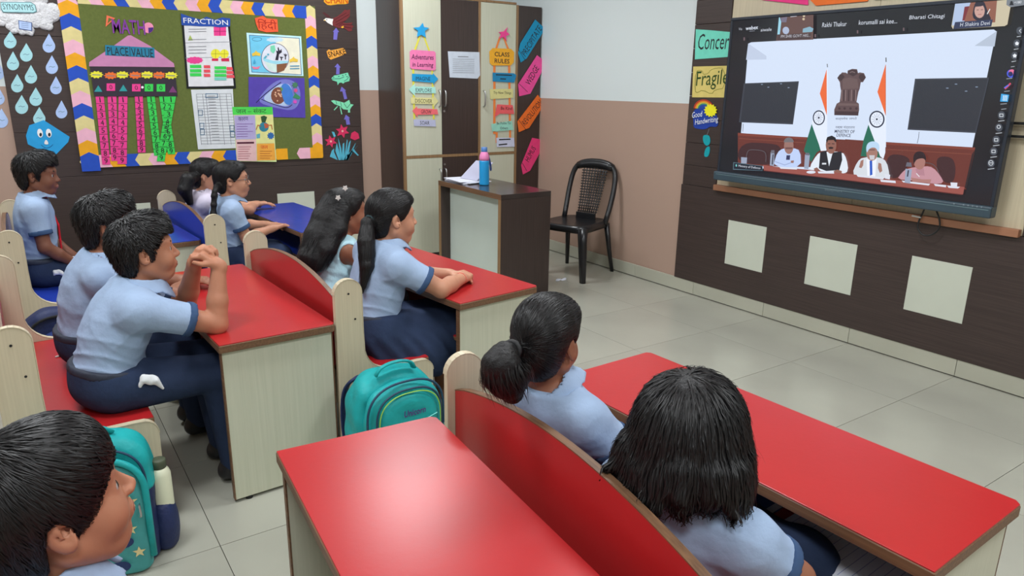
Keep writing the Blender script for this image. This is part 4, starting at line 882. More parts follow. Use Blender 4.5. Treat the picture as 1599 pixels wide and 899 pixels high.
P.poly(cI(*ell(300, 405, 62, 85)), SK3); P.poly(cI(*smooth_pts([(235, 350), (255, 295), (315, 275), (375, 300), (385, 355), (365, 400), (345, 350), (300, 345), (265, 365), (245, 410)], 2, True)), em(182, 210, 236)); P.poly(cI((270, 430), (330, 430), (325, 478), (280, 478)), em(196, 196, 202)); P.line(cI((272, 372), (330, 372)), 1, em(60, 44, 46))
P.poly(cI((160, 560), (180, 490), (210, 475), (205, 540), (185, 570)), SK3); P.poly(cI((365, 570), (370, 510), (400, 520), (412, 600), (385, 620)), SK3)
P.poly(cI(*smooth_pts([(570, 690), (620, 620), (680, 570), (880, 545), (960, 560), (1040, 650), (1080, 730), (960, 740), (760, 700)], 1, True)), em(190, 142, 152)); P.poly(cI((770, 580), (860, 570), (870, 650), (790, 640)), em(176, 128, 140)); P.poly(cI((720, 670), (850, 690), (940, 690), (930, 730), (740, 715)), em(170, 122, 116))
P.poly(cI(*ell(815, 500, 62, 85)), em(164, 116, 108)); P.poly(cI(*smooth_pts([(750, 540), (745, 430), (790, 385), (850, 390), (885, 440), (885, 500), (860, 460), (790, 470), (765, 500)], 2, True)), em(46, 32, 36)); P.line(cI((782, 626), (812, 660)), 1.2, em(220, 220, 226))
# table and things on it
P.poly(cH((370, 535), (560, 560), (860, 585), (1383, 640), (1383, 715), (380, 600)), em(150, 82, 74)); P.poly(cI((0, 620), (160, 655), (480, 690), (1000, 740), (1300, 772), (1285, 850), (1265, 858), (0, 700)), em(150, 82, 74)); P.line(cH((380, 596), (1383, 712)), 1.2, em(90, 40, 40)); P.line(cI((0, 696), (1270, 854)), 1.2, em(96, 44, 42))
PAP = em(214, 218, 230)
for c_, q in ((cH, ((545, 556), (740, 570), (735, 584), (560, 575))), (cH, ((960, 605), (1130, 600), (1140, 628), (970, 625))), (cI, ((135, 640), (300, 655), (440, 670), (420, 690), (150, 662))), (cI, ((390, 692), (555, 705), (560, 730), (400, 716))), (cI, ((622, 702), (930, 738), (915, 756), (640, 722))), (cI, ((970, 738), (1105, 752), (1100, 775), (985, 760))), (cI, ((1112, 755), (1255, 770), (1230, 788), (1130, 780)))): P.poly(c_(*q), PAP)
P.poly(cI((1150, 722), (1225, 726), (1220, 770), (1155, 765)), PAP); P.poly(cH(*ell(890, 612, 50, 16)), PAP); P.poly(cI((440, 632), (500, 640), (495, 690), (445, 682)), PAP)
GLS = em(150, 160, 182)
for c_, q in ((cH, ((455, 395), (495, 395), (490, 545), (445, 540))), (cH, ((825, 420), (878, 425), (862, 580), (815, 575))), (cI, ((665, 575), (735, 580), (715, 735), (655, 725))), (cH, ((135, 450), (200, 455), (195, 520), (135, 515)))): P.poly(c_(*q), GLS)
for c_, q in ((cH, ((460, 375), (496, 375), (496, 410), (458, 410))), (cH, ((832, 402), (874, 406), (872, 432), (830, 428))), (cI, ((680, 505), (728, 510), (735, 555), (668, 550)))): P.poly(c_(*q), em(104, 104, 116))
P.poly(cH((475, 420), (488, 420), (478, 530), (465, 530)), em(60, 60, 74)); P.poly(cI((690, 590), (705, 590), (695, 660), (680, 660)), em(60, 60, 74))
# captions and controls
P.poly(cH((52, 505), (370, 545), (365, 598), (48, 585)), em(84, 110, 122)); P.poly(cH((60, 512), (365, 550), (360, 594), (56, 576)), em(28, 34, 46)); LT = em(206, 212, 224)
P.text('Ministry of Defence', LT, *cH((108, 546))[0], *cH((345, 572))[0], 4.6); P.poly(cH(*ell(84, 540, 8, 14, 8)), em(120, 200, 200))
P.text('Via', em(170, 176, 186), *cN((160, 455))[0], *cN((215, 452))[0], 4); P.text('webex', LT, *cN((270, 445))[0], *cN((465, 425))[0], 6, bold=.02); P.text('siwale', LT, *cN((505, 470))[0], *cN((675, 458))[0], 5); P.line(cN((330, 490), (410, 482)), .6, em(150, 156, 170))
P.poly(cN((800, 260), (1330, 215), (1325, 620), (745, 640)), em(96, 70, 66)); P.poly(cN((790, 270), (805, 262), (825, 350), (800, 560), (765, 540)), em(150, 206, 226)); P.poly(cN(*ell(898, 478, 52, 58)), em(168, 180, 206)); P.poly(cN((970, 238), (1072, 232), (1068, 258), (972, 268)), em(220, 224, 236)); P.poly(cN((820, 280), (920, 262), (905, 350), (825, 350)), em(112, 106, 126)); P.poly(cN(*ell(1180, 248, 20, 20, 10)), em(214, 200, 170)); P.poly(cN(*ell(1175, 300, 20, 20, 10)), em(200, 180, 150))
P.poly(cN((1165, 450), (1270, 418), (1330, 450), (1310, 500), (1160, 510)), em(130, 170, 190)); P.poly(cN((770, 540), (1290, 520), (1280, 610), (760, 632)), em(70, 54, 56)); P.text('PM SHRI GOVT HIG...', em(190, 190, 200), *cN((822, 572))[0], *cN((1282, 552))[0], 4.5)
P.text('Rakhi Thakur', LT, *cD((710, 118))[0], *cD((824, 112))[0], 7); P.text('korumalli sai kee...', LT, *cE((120, 97))[0], *cE((284, 90))[0], 7); P.text('Bharati Chitagi', LT, *cE((335, 78))[0], *cE((484, 71))[0], 8)
for q in ((1165, 61), (1276, 56), (1342, 50), (1414, 46)): P.poly(rect(q[0] - 1.2, q[1] - 2.5, q[0] + 1.2, q[1] + 2.5), em(104, 84, 90))
P.poly(cE((535, -12), (775, -24), (752, 105), (740, 112), (520, 124), (514, 112)), em(196, 186, 160)); P.poly(cE((535, -12), (600, -14), (570, 100), (516, 110)), em(172, 190, 220)); P.poly(cE((570, 30), (600, 26), (585, 85), (560, 90)), em(120, 46, 54)); P.poly(cE((600, -14), (712, -18), (700, 96), (565, 102)), em(140, 90, 74))
P.poly(cE(*smooth_pts([(600, 90), (610, 20), (630, -6), (652, 2), (668, 50), (690, 95)], 2, True)), em(40, 38, 52)); P.poly(cE(*ell(634, 48, 22, 30)), em(196, 156, 146)); P.poly(cE((612, 20), (635, 8), (656, 22), (640, 28), (618, 30)), em(40, 38, 52)); P.line(cE((622, 44), (630, 43)), .8, em(50, 40, 44)); P.line(cE((640, 43), (648, 42)), .8, em(50, 40, 44)); P.line(cE((628, 63), (641, 62)), .9, em(160, 90, 90)); P.line(cE((667, 60), (678, 40)), 1.4, em(226, 226, 226))
P.poly(cE((530, 95), (690, 84), (684, 114), (522, 124)), em(46, 54, 84)); P.text('H Shakira Devi', LT, *cE((552, 106))[0], *cE((678, 98))[0], 6)
P.poly(cE((750, 0), (830, -10), (830, 22), (765, 32), (748, 22)), em(120, 126, 134)); P.poly(cE(*ell(770, 12, 6, 7, 8)), em(30, 34, 40)); P.poly(cE((760, 24), (780, 23), (776, 14), (764, 15)), em(30, 34, 40)); P.text('+180', em(220, 224, 230), *cE((782, 12))[0], *cE((812, 10))[0], 4)
ICO = em(70, 76, 86)
for x, y in ((262, 64), (246, 132), (234, 198), (162, 518), (148, 584), (134, 650), (120, 712), (106, 776)):
    P.poly(cO(*ell(x, y, 20, 22, 14)), ICO); P.line(cO((x - 16, y + 32), (x + 16, y + 28)), 1.3, em(170, 176, 184))
for x, y in ((246, 132), (234, 198)): P.poly(cO(*star(x, y, 12, .7)), em(226, 230, 236))
for x, y in ((162, 518), (134, 650), (120, 712)): P.line(cO(*rect(x - 9, y - 7, x + 9, y + 7)), 1, em(206, 212, 218), True)
P.line(cO(*ell(148, 580, 9, 9, 10)), 1, em(206, 212, 218), True); P.line(cO(*ell(106, 774, 12, 13, 12)), .9, em(206, 212, 218), True); P.line(cO((98, 774), (114, 774)), 1, em(206, 212, 218)); P.line(cO((268, 56), (260, 64), (270, 74)), 1, em(206, 212, 218))
P.poly(cO(*ell(214, 294, 22, 22, 16)), em(70, 90, 220)); P.poly(cO(*ell(220, 285, 18, 14, 16)), em(220, 110, 150)); P.poly(cO(*ell(212, 296, 13, 13, 16)), em(36, 40, 90)); P.line(cO((184, 374), (212, 348)), 3, em(200, 70, 100)); P.line(cO((180, 370), (200, 356)), 2, em(90, 110, 220))
P.poly(cO((162, 402), (208, 408), (202, 446), (156, 444)), em(60, 160, 220))
for i in range(3):
    for j in range(3): P.poly(cO(*rect(172 + 9 * i - j, 412 + 10 * j, 178 + 9 * i - j, 419 + 10 * j)), em(220, 236, 248))
for y, x in ((258, 232), (486, 180), (322, 208), (390, 196), (458, 176)): P.line(cO((x - 16, y), (x + 16, y - 3)), 1.1, em(150, 156, 164))
q = P.build('conference_picture'); q.parent = scr
# hanging cable under the screen
cbm = mat('cable_black', (0.015, 0.015, 0.016), 0.4)
RP2 = Plane((-.045, 0, 0), (0, -1, 0), (0, 0, 1), (-1, 0, 0)); c6 = Z(1380, 270, 7.301)
cp = smooth_pts([RP2.at(*RP2.px(*a), .012) for a in c6((520, 290), (500, 350), (450, 470), (405, 560), (400, 640), (450, 700), (510, 715), (590, 690), (655, 620), (650, 520), (610, 420), (592, 350), (590, 290))], 2)
o = empty('screen_cable', tuple(cp[0])); tag(o, 'black cable looping below the display with a white tag', 'cable')
kid(MB().tube(cp, .0045, 8).build('cable', cbm, smooth=True), o)
c0 = np.array(RP2.at(*RP2.px(*c6((340, 485))[0]), .012)); c1 = np.array(RP2.at(*RP2.px(*c6((440, 505))[0]), .012))
kid(MB().tube([c0, c1], .009, 8, flat=.5).build('cable_tag', mat('tag_white', (0.7, 0.7, 0.66), .5)), o)
# ------------------------------------------------------------------ sculpting: smooth signed-distance shapes -> one continuous mesh
def V3(*a): return np.array(a, float)
def nrm(v): v = np.asarray(v, float); return v / (np.linalg.norm(v) + 1e-12)
def smin(a, b, k):
    if k <= 0: return np.minimum(a, b)
    h = np.clip(.5 + .5 * (b - a) / k, 0, 1); return b + (a - b) * h - k * h * (1 - h)
def smax(a, b, k): return -smin(-a, -b, k)
def cone_fn(a, b, r1, r2):
    a = np.asarray(a, np.float32); b = np.asarray(b, np.float32); ab = b - a; L = float(ab @ ab) + 1e-12
    def f(P):
        t = np.clip(((P - a) @ ab) / L, 0, 1); q = P - a - t[..., None] * ab
        return np.sqrt((q * q).sum(-1)) - (r1 + (r2 - r1) * t)
    m = max(r1, r2); return f, np.minimum(a, b) - m, np.maximum(a, b) + m
def ell_fn(c, r, Rt=None):
    c = np.asarray(c, np.float32); r = np.asarray(r, np.float32)
    Rt = np.eye(3, dtype=np.float32) if Rt is None else np.asarray(Rt, np.float32)      # columns = axes
    def f(P):
        q = (P - c) @ Rt; k0 = np.sqrt(((q / r) ** 2).sum(-1)); k1 = np.sqrt(((q / (r * r)) ** 2).sum(-1)) + 1e-9
        return k0 * (k0 - 1) / k1
    e = np.abs(Rt) @ r; return f, c - e, c + e
def box_fn(c, hs, Rt, rad):
    c = np.asarray(c, np.float32); hs = np.asarray(hs, np.float32) - rad; Rt = np.asarray(Rt, np.float32)
    def f(P):
        q = np.abs((P - c) @ Rt) - hs
        return np.sqrt((np.maximum(q, 0) ** 2).sum(-1)) + np.minimum(q.max(-1), 0) - rad
    e = np.abs(Rt) @ (hs + rad); return f, c - e, c + e
def poly2_fn(pts, ax=(0, 2)):
    """signed distance to a polygon drawn in two of the axes, endless along the third"""
    Q = np.asarray(pts, np.float32); n = len(Q)
    def f(P):
        p = P[..., list(ax)]; d = np.full(p.shape[:-1], 1e9, np.float32); s = np.ones(p.shape[:-1], np.float32)
        for i in range(n):
            a, b = Q[i], Q[i - 1]; e = b - a; w = p - a
            t = np.clip((w @ e) / float(e @ e), 0, 1); q = w - t[..., None] * e; d = np.minimum(d, (q * q).sum(-1))
            c1 = p[..., 1] >= a[1]; c2 = p[..., 1] < b[1]; c3 = e[0] * w[..., 1] > e[1] * w[..., 0]
            flip = (c1 & c2 & c3) | (~c1 & ~c2 & ~c3); s = np.where(flip, -s, s)
        return s * np.sqrt(d)
    return f
def framed(fl, Rt, o):
    """move a local shape (f, lo, hi) into a frame with axes Rt (columns) and origin o"""
    f, lo, hi = fl; Rt = np.asarray(Rt, np.float32); o = np.asarray(o, np.float32)
    cs = np.array([[x, y, z] for x in (lo[0], hi[0]) for y in (lo[1], hi[1]) for z in (lo[2], hi[2])]) @ Rt.T + o
    return (lambda P: f((P - o) @ Rt)), cs.min(0), cs.max(0)
class Sculpt:
    def __init__(s): s.ops = []
    def add(s, fl, k=0.0): s.ops.append(('a', *fl, k)); return s
    def sub(s, fl, k=0.0): s.ops.append(('s', *fl, k)); return s
    def cut(s, f, k=0.0): s.ops.append(('c', f, None, None, k)); return s
    def warp(s, f): s.ops.append(('w', f, None, None, 0)); return s
    def eval(s, P):
        P = np.asarray(P, np.float32); d = np.full(P.shape[:-1], 1.0, np.float32)
        for op, f, lo, hi, k in s.ops:
            if op == 'a': d = smin(d, f(P), k)
            elif op == 's': d = smax(d, -f(P), k)
            elif op == 'c': d = smax(d, f(P), k)
            else: d = d + f(P)
        return d
    def grad(s, P, e=.0015):
        g = np.stack([s.eval(P + np.eye(3, dtype=np.float32)[i] * e) - s.eval(P - np.eye(3, dtype=np.float32)[i] * e) for i in range(3)], -1)
        return g / (np.linalg.norm(g, axis=-1, keepdims=True) + 1e-9)
    def mesh(s, name, h, zmin=None):
        lo = np.min([o[2] for o in s.ops if o[0] == 'a'], 0) - 3 * h - .01; hi = np.max([o[3] for o in s.ops if o[0] == 'a'], 0) + 3 * h + .01
        n = np.ceil((hi - lo) / h).astype(int) + 1
        ax = [(lo[i] + h * np.arange(n[i])).astype(np.float32) for i in range(3)]
        D = np.full(n, 1.0, np.float32)
        def pts(sl): return np.stack(np.meshgrid(*[ax[i][sl[i]] for i in range(3)], indexing='ij'), -1)
        for op, f, l, u, k in s.ops:
            if op in 'as':
                m = k + 2.5 * h
                sl = tuple(slice(max(0, int((l[i] - m - lo[i]) / h)), min(n[i], int((u[i] + m - lo[i]) / h) + 2)) for i in range(3))
                if any(q.start >= q.stop for q in sl): continue
                v = f(pts(sl)); D[sl] = smin(D[sl], v, k) if op == 'a' else smax(D[sl], -v, k)
            else:
                A = np.nonzero(np.abs(D) < .12) if op == 'w' else np.nonzero(D < .05)
                P = np.stack([ax[i][A[i]] for i in range(3)], -1); v = f(P)
                D[A] = D[A] + v if op == 'w' else smax(D[A], v, k)
        return surface_net(name, D, lo, h)
def surface_net(name, D, lo, h):
    S = D < 0; n = D.shape
    c = np.zeros((n[0] - 1, n[1] - 1, n[2] - 1), np.int8)
    for a in (0, 1):
        for b in (0, 1):
            for d in (0, 1): c += S[a:n[0] - 1 + a, b:n[1] - 1 + b, d:n[2] - 1 + d]
    I = np.nonzero((c > 0) & (c < 8)); N = len(I[0])
    me = bpy.data.meshes.new(name)
    if N == 0: return me
    idx = np.full(c.shape, -1, np.int64); idx[I] = np.arange(N)
    acc = np.zeros((N, 3), np.float64); cnt = np.zeros(N)
    B = np.stack(I, -1)
    cor = [(a, b, d) for a in (0, 1) for b in (0, 1) for d in (0, 1)]
    val = {q: D[I[0] + q[0], I[1] + q[1], I[2] + q[2]] for q in cor}
    for q in cor:
        for axn in range(3):
            if q[axn] == 0:
                r = list(q); r[axn] = 1; r = tuple(r); v0, v1 = val[q], val[r]; m = (v0 < 0) != (v1 < 0)
                t = v0[m] / (v0[m] - v1[m]); p = np.array(q, float)[None].repeat(m.sum(), 0); p[:, axn] = t
                acc[m] += p; cnt[m] += 1
    Vx = (B + acc / cnt[:, None]) * h + lo
    F = []
    for axn in range(3):
        s0 = [slice(None)] * 3; s1 = [slice(None)] * 3; s0[axn] = slice(0, -1); s1[axn] = slice(1, None)
        A0, A1 = S[tuple(s0)], S[tuple(s1)]; E = np.stack(np.nonzero(A0 != A1), -1)
        o1, o2 = [(1, 2), (2, 0), (0, 1)][axn]
        E = E[(E[:, o1] > 0) & (E[:, o2] > 0) & (E[:, o1] < n[o1] - 1) & (E[:, o2] < n[o2] - 1)]
        def ci(d1, d2): q = E.copy(); q[:, o1] -= d1; q[:, o2] -= d2; return idx[q[:, 0], q[:, 1], q[:, 2]]
        quad = np.stack([ci(1, 1), ci(0, 1), ci(0, 0), ci(1, 0)], -1)
        fl = ~A0[E[:, 0], E[:, 1], E[:, 2]]; quad[fl] = quad[fl][:, ::-1]
        F.append(quad[(quad >= 0).all(1)])
    F = np.concatenate(F)
    me.vertices.add(N); me.vertices.foreach_set('co', Vx.astype(np.float32).ravel())
    me.loops.add(len(F) * 4); me.loops.foreach_set('vertex_index', F.ravel().astype(np.int32))
    me.polygons.add(len(F)); me.polygons.foreach_set('loop_start', np.arange(0, len(F) * 4, 4, dtype=np.int32))
    me.polygons.foreach_set('use_smooth', np.ones(len(F), bool)); me.update(calc_edges=True); me.validate()
    return me
def mesh_pts(me):
    a = np.zeros(len(me.vertices) * 3, np.float32); me.vertices.foreach_get('co', a); return a.reshape(-1, 3)
def ribbons(name, paths, widths, normals, m, parent):
    """many tapered strands in one mesh: paths (n,s,3), widths (n,s), normals (n,s,3)"""
    n, s, _ = paths.shape
    T = np.gradient(paths, axis=1); T /= np.linalg.norm(T, axis=-1, keepdims=True) + 1e-9
    Bn = np.cross(T, normals); Bn /= np.linalg.norm(Bn, axis=-1, keepdims=True) + 1e-9
    A = paths + Bn * widths[..., None] / 2; C = paths - Bn * widths[..., None] / 2; Mid = paths + normals * widths[..., None] * .3
    Vx = np.stack([A, Mid, C], 2).reshape(-1, 3)
    b = (np.arange(n)[:, None] * s + np.arange(s - 1)[None]) * 3
    q = np.concatenate([np.stack([b, b + 1, b + 4, b + 3], -1).reshape(-1, 4), np.stack([b + 1, b + 2, b + 5, b + 4], -1).reshape(-1, 4)])
    me = bpy.data.meshes.new(name); me.vertices.add(len(Vx)); me.vertices.foreach_set('co', Vx.astype(np.float32).ravel())
    me.loops.add(len(q) * 4); me.loops.foreach_set('vertex_index', q.ravel().astype(np.int32)); me.polygons.add(len(q))
    me.polygons.foreach_set('loop_start', np.arange(0, len(q) * 4, 4, dtype=np.int32)); me.polygons.foreach_set('use_smooth', np.ones(len(q), bool)); me.update(calc_edges=True)
    return tag(link(name, me, m, parent), kind='stuff')
def strands(name, S, me, flow, n, length, w, m, parent, keep=None, lift=.002, tip=.0, seed=1, seg=6, jitter=.25):
    """strands that grow over a sculpted hair surface along a flow field"""
    r = np.random.default_rng(seed); P = mesh_pts(me)
    if keep is not None: P = P[keep(P)]
    if len(P) == 0: return
    p = P[r.integers(0, len(P), n)] + r.normal(0, .0015, (n, 3)).astype(np.float32)
    L = length * r.uniform(.6, 1.25, n); out = []; nn = []
    jit = r.normal(0, jitter, (n, 3))
    hgt = lift * r.uniform(.2, 1.2, n)
    for i in range(seg):
        g = S.grad(p); d = S.eval(p); p = p - g * (d - hgt - tip * (i / (seg - 1)) ** 2 * r.uniform(.3, 1, n))[:, None]
        out.append(p.copy()); nn.append(g.copy())
        f = flow(p) + jit * .5; t = f - g * (f * g).sum(-1, keepdims=True); t /= np.linalg.norm(t, axis=-1, keepdims=True) + 1e-9
        p = p + t * (L / seg)[:, None]
    paths = np.stack(out, 1); N = np.stack(nn, 1); taper = np.array([.5] + [1.0] * (seg - 3) + [.7, .08])[:seg]
    W = w * r.uniform(.6, 1.3, (n, 1)) * taper[None]
    return ribbons(name, paths, W, N, m, parent)
def chain_strands(name, ctrl, radii, n, w, m, parent, seed=2, seg=12, flat=(1, 1), loose=.12, fray=.0):
    """strands running along a ponytail"""
    r = np.random.default_rng(seed); C = np.array(smooth_pts(ctrl, 2)); m_ = len(C); t0 = np.linspace(0, 1, m_); ts = np.linspace(0, 1, seg)
    Cp = np.stack([np.interp(ts, t0, C[:, i]) for i in range(3)], -1); Rr = np.interp(ts, np.linspace(0, 1, len(radii)), radii)
    T = np.gradient(Cp, axis=0); T /= np.linalg.norm(T, axis=1, keepdims=True)
    ref = np.array([0, 1.0, 0]); B1 = np.cross(T, ref); B1 /= np.linalg.norm(B1, axis=1, keepdims=True); B2 = np.cross(T, B1)
    th = r.uniform(0, 2 * np.pi, n); tw = r.normal(0, .35, n); rad = r.uniform(.88, 1.06, n) ; ph = r.uniform(0, 6, n)
    A = th[:, None] + tw[:, None] * ts[None] + .12 * np.sin(5 * ts[None] + ph[:, None])
    rr = Rr[None] * rad[:, None] * (1 + loose * r.normal(0, .5, (n, 1)) * ts[None] ** 2) + fray * r.uniform(-1, 1, (n, 1)) * ts[None] ** 3
    Dir = np.cos(A)[..., None] * B1[None] * flat[0] + np.sin(A)[..., None] * B2[None] * flat[1]
    endl = r.uniform(.86, 1.04, n)
    tt = np.clip(ts[None] * endl[:, None], 0, 1.0)
    Cq = np.stack([np.interp(tt, ts, Cp[:, i]) for i in range(3)], -1)
    paths = Cq + Dir * rr[..., None]; N = Dir / (np.linalg.norm(Dir, axis=-1, keepdims=True) + 1e-9)
    W = w * r.uniform(.6, 1.3, (n, 1)) * np.interp(ts, [0, .1, .8, 1], [.6, 1, .8, .08])[None]
    return ribbons(name, paths, W, N, m, parent)
# ------------------------------------------------------------------ people
HAIR = mat('black_hair', (0.0065, 0.0055, 0.006), 0.45, 0.35, 0.3, (60, 60, 60), bump=.25, bscale=260)
HAIRS = mat('black_hair_strand', (0.008, 0.007, 0.0075), 0.40, 0.38, 0.4, (90, 90, 90))
SHIRT = mat('pale_blue_shirt', rgb(150, 170, 198, 1.15), 0.85, 0.2, 0.07, (9, 9, 9), bump=.45, bscale=22)
NAVY = mat('navy_cloth', rgb(44, 56, 82, 1.1), 0.9, 0.2, 0.12, (12, 12, 12), bump=.35, bscale=30)
CUFF = mat('blue_grey_trim', rgb(60, 82, 116, 1.15), 0.9, 0.2, 0.08)
BELTM = mat('belt_webbing', rgb(40, 46, 60), 0.7); BUCK = mat('buckle', (0.35, 0.36, 0.38), 0.35, metal=.8)
TIER = mat('red_tie', rgb(190, 30, 44), 0.75, 0.2, .1, (20, 20, 20))
SHOE = mat('black_shoe', (0.014, 0.014, 0.016), 0.4)
EYEW = mat('eye_white', (0.50, 0.48, 0.46), 0.2); IRIS = mat('iris', (0.018, 0.010, 0.007), 0.12)
BROW = mat('eyebrow', (0.02, 0.014, 0.012), 0.7); 
def skin(n, r, g, b): return mat('skin_' + n, rgb(r, g, b, 1.2), 0.48, 0.35, 0.05, (14, 14, 14), sss=.10, bump=.03, bscale=300)
def rotm(yaw, pitch, roll=0):
    y, p, r_ = R(yaw), R(pitch), R(roll)
    Rz = np.array([[math.cos(y), -math.sin(y), 0], [math.sin(y), math.cos(y), 0], [0, 0, 1]])
    Ry = np.array([[math.cos(p), 0, -math.sin(p)], [0, 1, 0], [math.sin(p), 0, math.cos(p)]])     # + = nose up
    Rx = np.array([[1, 0, 0], [0, math.cos(r_), -math.sin(r_)], [0, math.sin(r_), math.cos(r_)]])
    return Rz @ Ry @ Rx
def head_shapes(S, F, detail=True, k=1.0):
    """adds the head to body sculpt S; F(shape) moves a head-local shape to place (k = head scale)"""
    a = lambda fl, kk: S.add(F(fl), kk * k); s = lambda fl, kk: S.sub(F(fl), kk * k)
    a(ell_fn((-.014, 0, .034), (.094, .074, .082)), .03)
    a(ell_fn((.030, 0, -.030), (.058, .056, .080)), .03)
    a(ell_fn((.050, 0, -.088), (.030, .030, .022)), .02)
    for sg in (-1, 1):
        a(cone_fn((-.006, sg * .050, -.050), (.045, sg * .020, -.094), .018, .014), .02)
        a(ell_fn((.052, sg * .034, -.035), (.028, .026, .030)), .02)
    a(ell_fn((.066, 0, .026), (.022, .044, .018)), .018)
    a(cone_fn((.083, 0, .006), (.101, 0, -.026), .0065, .0095), .008)
    for sg in (-1, 1): a(ell_fn((.094, sg * .0095, -.030), (.010, .008, .0075)), .006)
    a(ell_fn((.082, 0, -.058), (.012, .022, .017)), .010)
    a(ell_fn((.0870, 0, -.0545), (.0070, .018, .0048)), .004); a(ell_fn((.0855, 0, -.0650), (.0070, .015, .0055)), .004)
    s(ell_fn((.099, 0, -.0600), (.010, .022, .0012)), .002)
    for sg in (-1, 1):
        s(ell_fn((.090, sg * .030, .0015), (.013, .015, .010)), .010)
        a(ell_fn((.0685, sg * .0295, .0015), (.0150, .0150, .0140)), .004)
        s(ell_fn((.0850, sg * .0305, .0010), (.0135, .0108, .0038)), .0015)
    # ears
    for sg in (-1, 1):
        Re = np.array([[math.cos(.35), sg * math.sin(.35) * -1, 0], [sg * math.sin(.35), math.cos(.35), 0], [0, 0, 1]]) @ rotm(0, 12)
        a(ell_fn((-.012, sg * .076, -.006), (.0185, .0065, .030), Re), .004)
        s(ell_fn((-.007, sg * .0835, -.001), (.0110, .0085, .0185), Re), .003); a(ell_fn((-.012, sg * .080, .003), (.0035, .0035, .012), Re), .002)
        a(ell_fn((-.004, sg * .0765, -.012), (.005, .005, .006), Re), .003)
HAIRLINE = {
 'boy': [(.115, .060), (.085, .062), (.062, .060), (.046, .034), (.028, .014), (.019, -.024), (.009, -.026), (.006, .006), (-.008, .026), (-.028, .018), (-.036, -.016), (-.040, -.050), (-.058, -.078), (-.15, -.082), (-.15, .18), (.115, .18)],
 'fringe': [(.12, .050), (.092, .047), (.074, .036), (.054, .012), (.040, -.006), (.030, -.046), (.015, -.048), (.008, .0), (-.010, .024), (-.028, .016), (-.037, -.018), (-.042, -.056), (-.060, -.086), (-.15, -.09), (-.15, .18), (.12, .18)],
 'girl': [(.115, .066), (.085, .068), (.064, .056), (.048, .022), (.026, -.002), (.012, -.012), (.004, .010), (-.010, .026), (-.026, .014), (-.034, -.020), (-.040, -.060), (-.058, -.086), (-.15, -.09), (-.15, .18), (.115, .18)],
}
def hand(S, wrist, fd, back, thumb_side, curls, sc=1.0, spread=.0, thumb=(0.5, 0.75, -.35), kk=.004):
    """five-fingered hand: fd = finger direction, back = out of the back of the hand"""
    f = nrm(fd); b = nrm(np.asarray(back) - f * (np.asarray(back) @ f)); sd = np.cross(b, f) * thumb_side
    Rt = np.stack([f, sd, b], 1)
    S.add(cone_fn(wrist - f * .012, wrist + f * .012, .021 * sc, .021 * sc), .012)
    S.add(box_fn(wrist + f * .036 * sc, (.038 * sc, .031 * sc, .0125 * sc), Rt, .0115 * sc), .012)
    lens = [(.030, .020, .016), (.033, .022, .017), (.031, .021, .016), (.024, .016, .014)]
    for i in range(4):
        off = (.0235 - .0157 * i) * sc
        p = wrist + f * (.068 - .004 * abs(i - 1.2)) * sc + sd * off; ang = 0.0; rr = (.0082, .0078, .0070, .0062)
        p = p - f * .010
        for j in range(3):
            ang += curls[i] * (0.8, 1.1, .7)[j]
            d = f * math.cos(ang) - b * math.sin(ang) + sd * spread * (1.5 - i) * .12
            q = p + nrm(d) * (lens[i][j] + (.010 if j == 0 else 0)) * sc; z = (.92 if i == 3 else 1.0) * sc
            S.add(cone_fn(p, q, rr[j] * z, rr[j + 1] * z), kk); p = q
    p = wrist + f * .016 * sc + sd * .020 * sc
    d = nrm(f * thumb[0] + sd * thumb[1] + b * thumb[2]); q = p + d * .036 * sc; S.add(cone_fn(p, q, .0115 * sc, .0095 * sc), .008)
    d = nrm(d + f * .8); S.add(cone_fn(q, q + d * .030 * sc, .0092 * sc, .0070 * sc), kk)
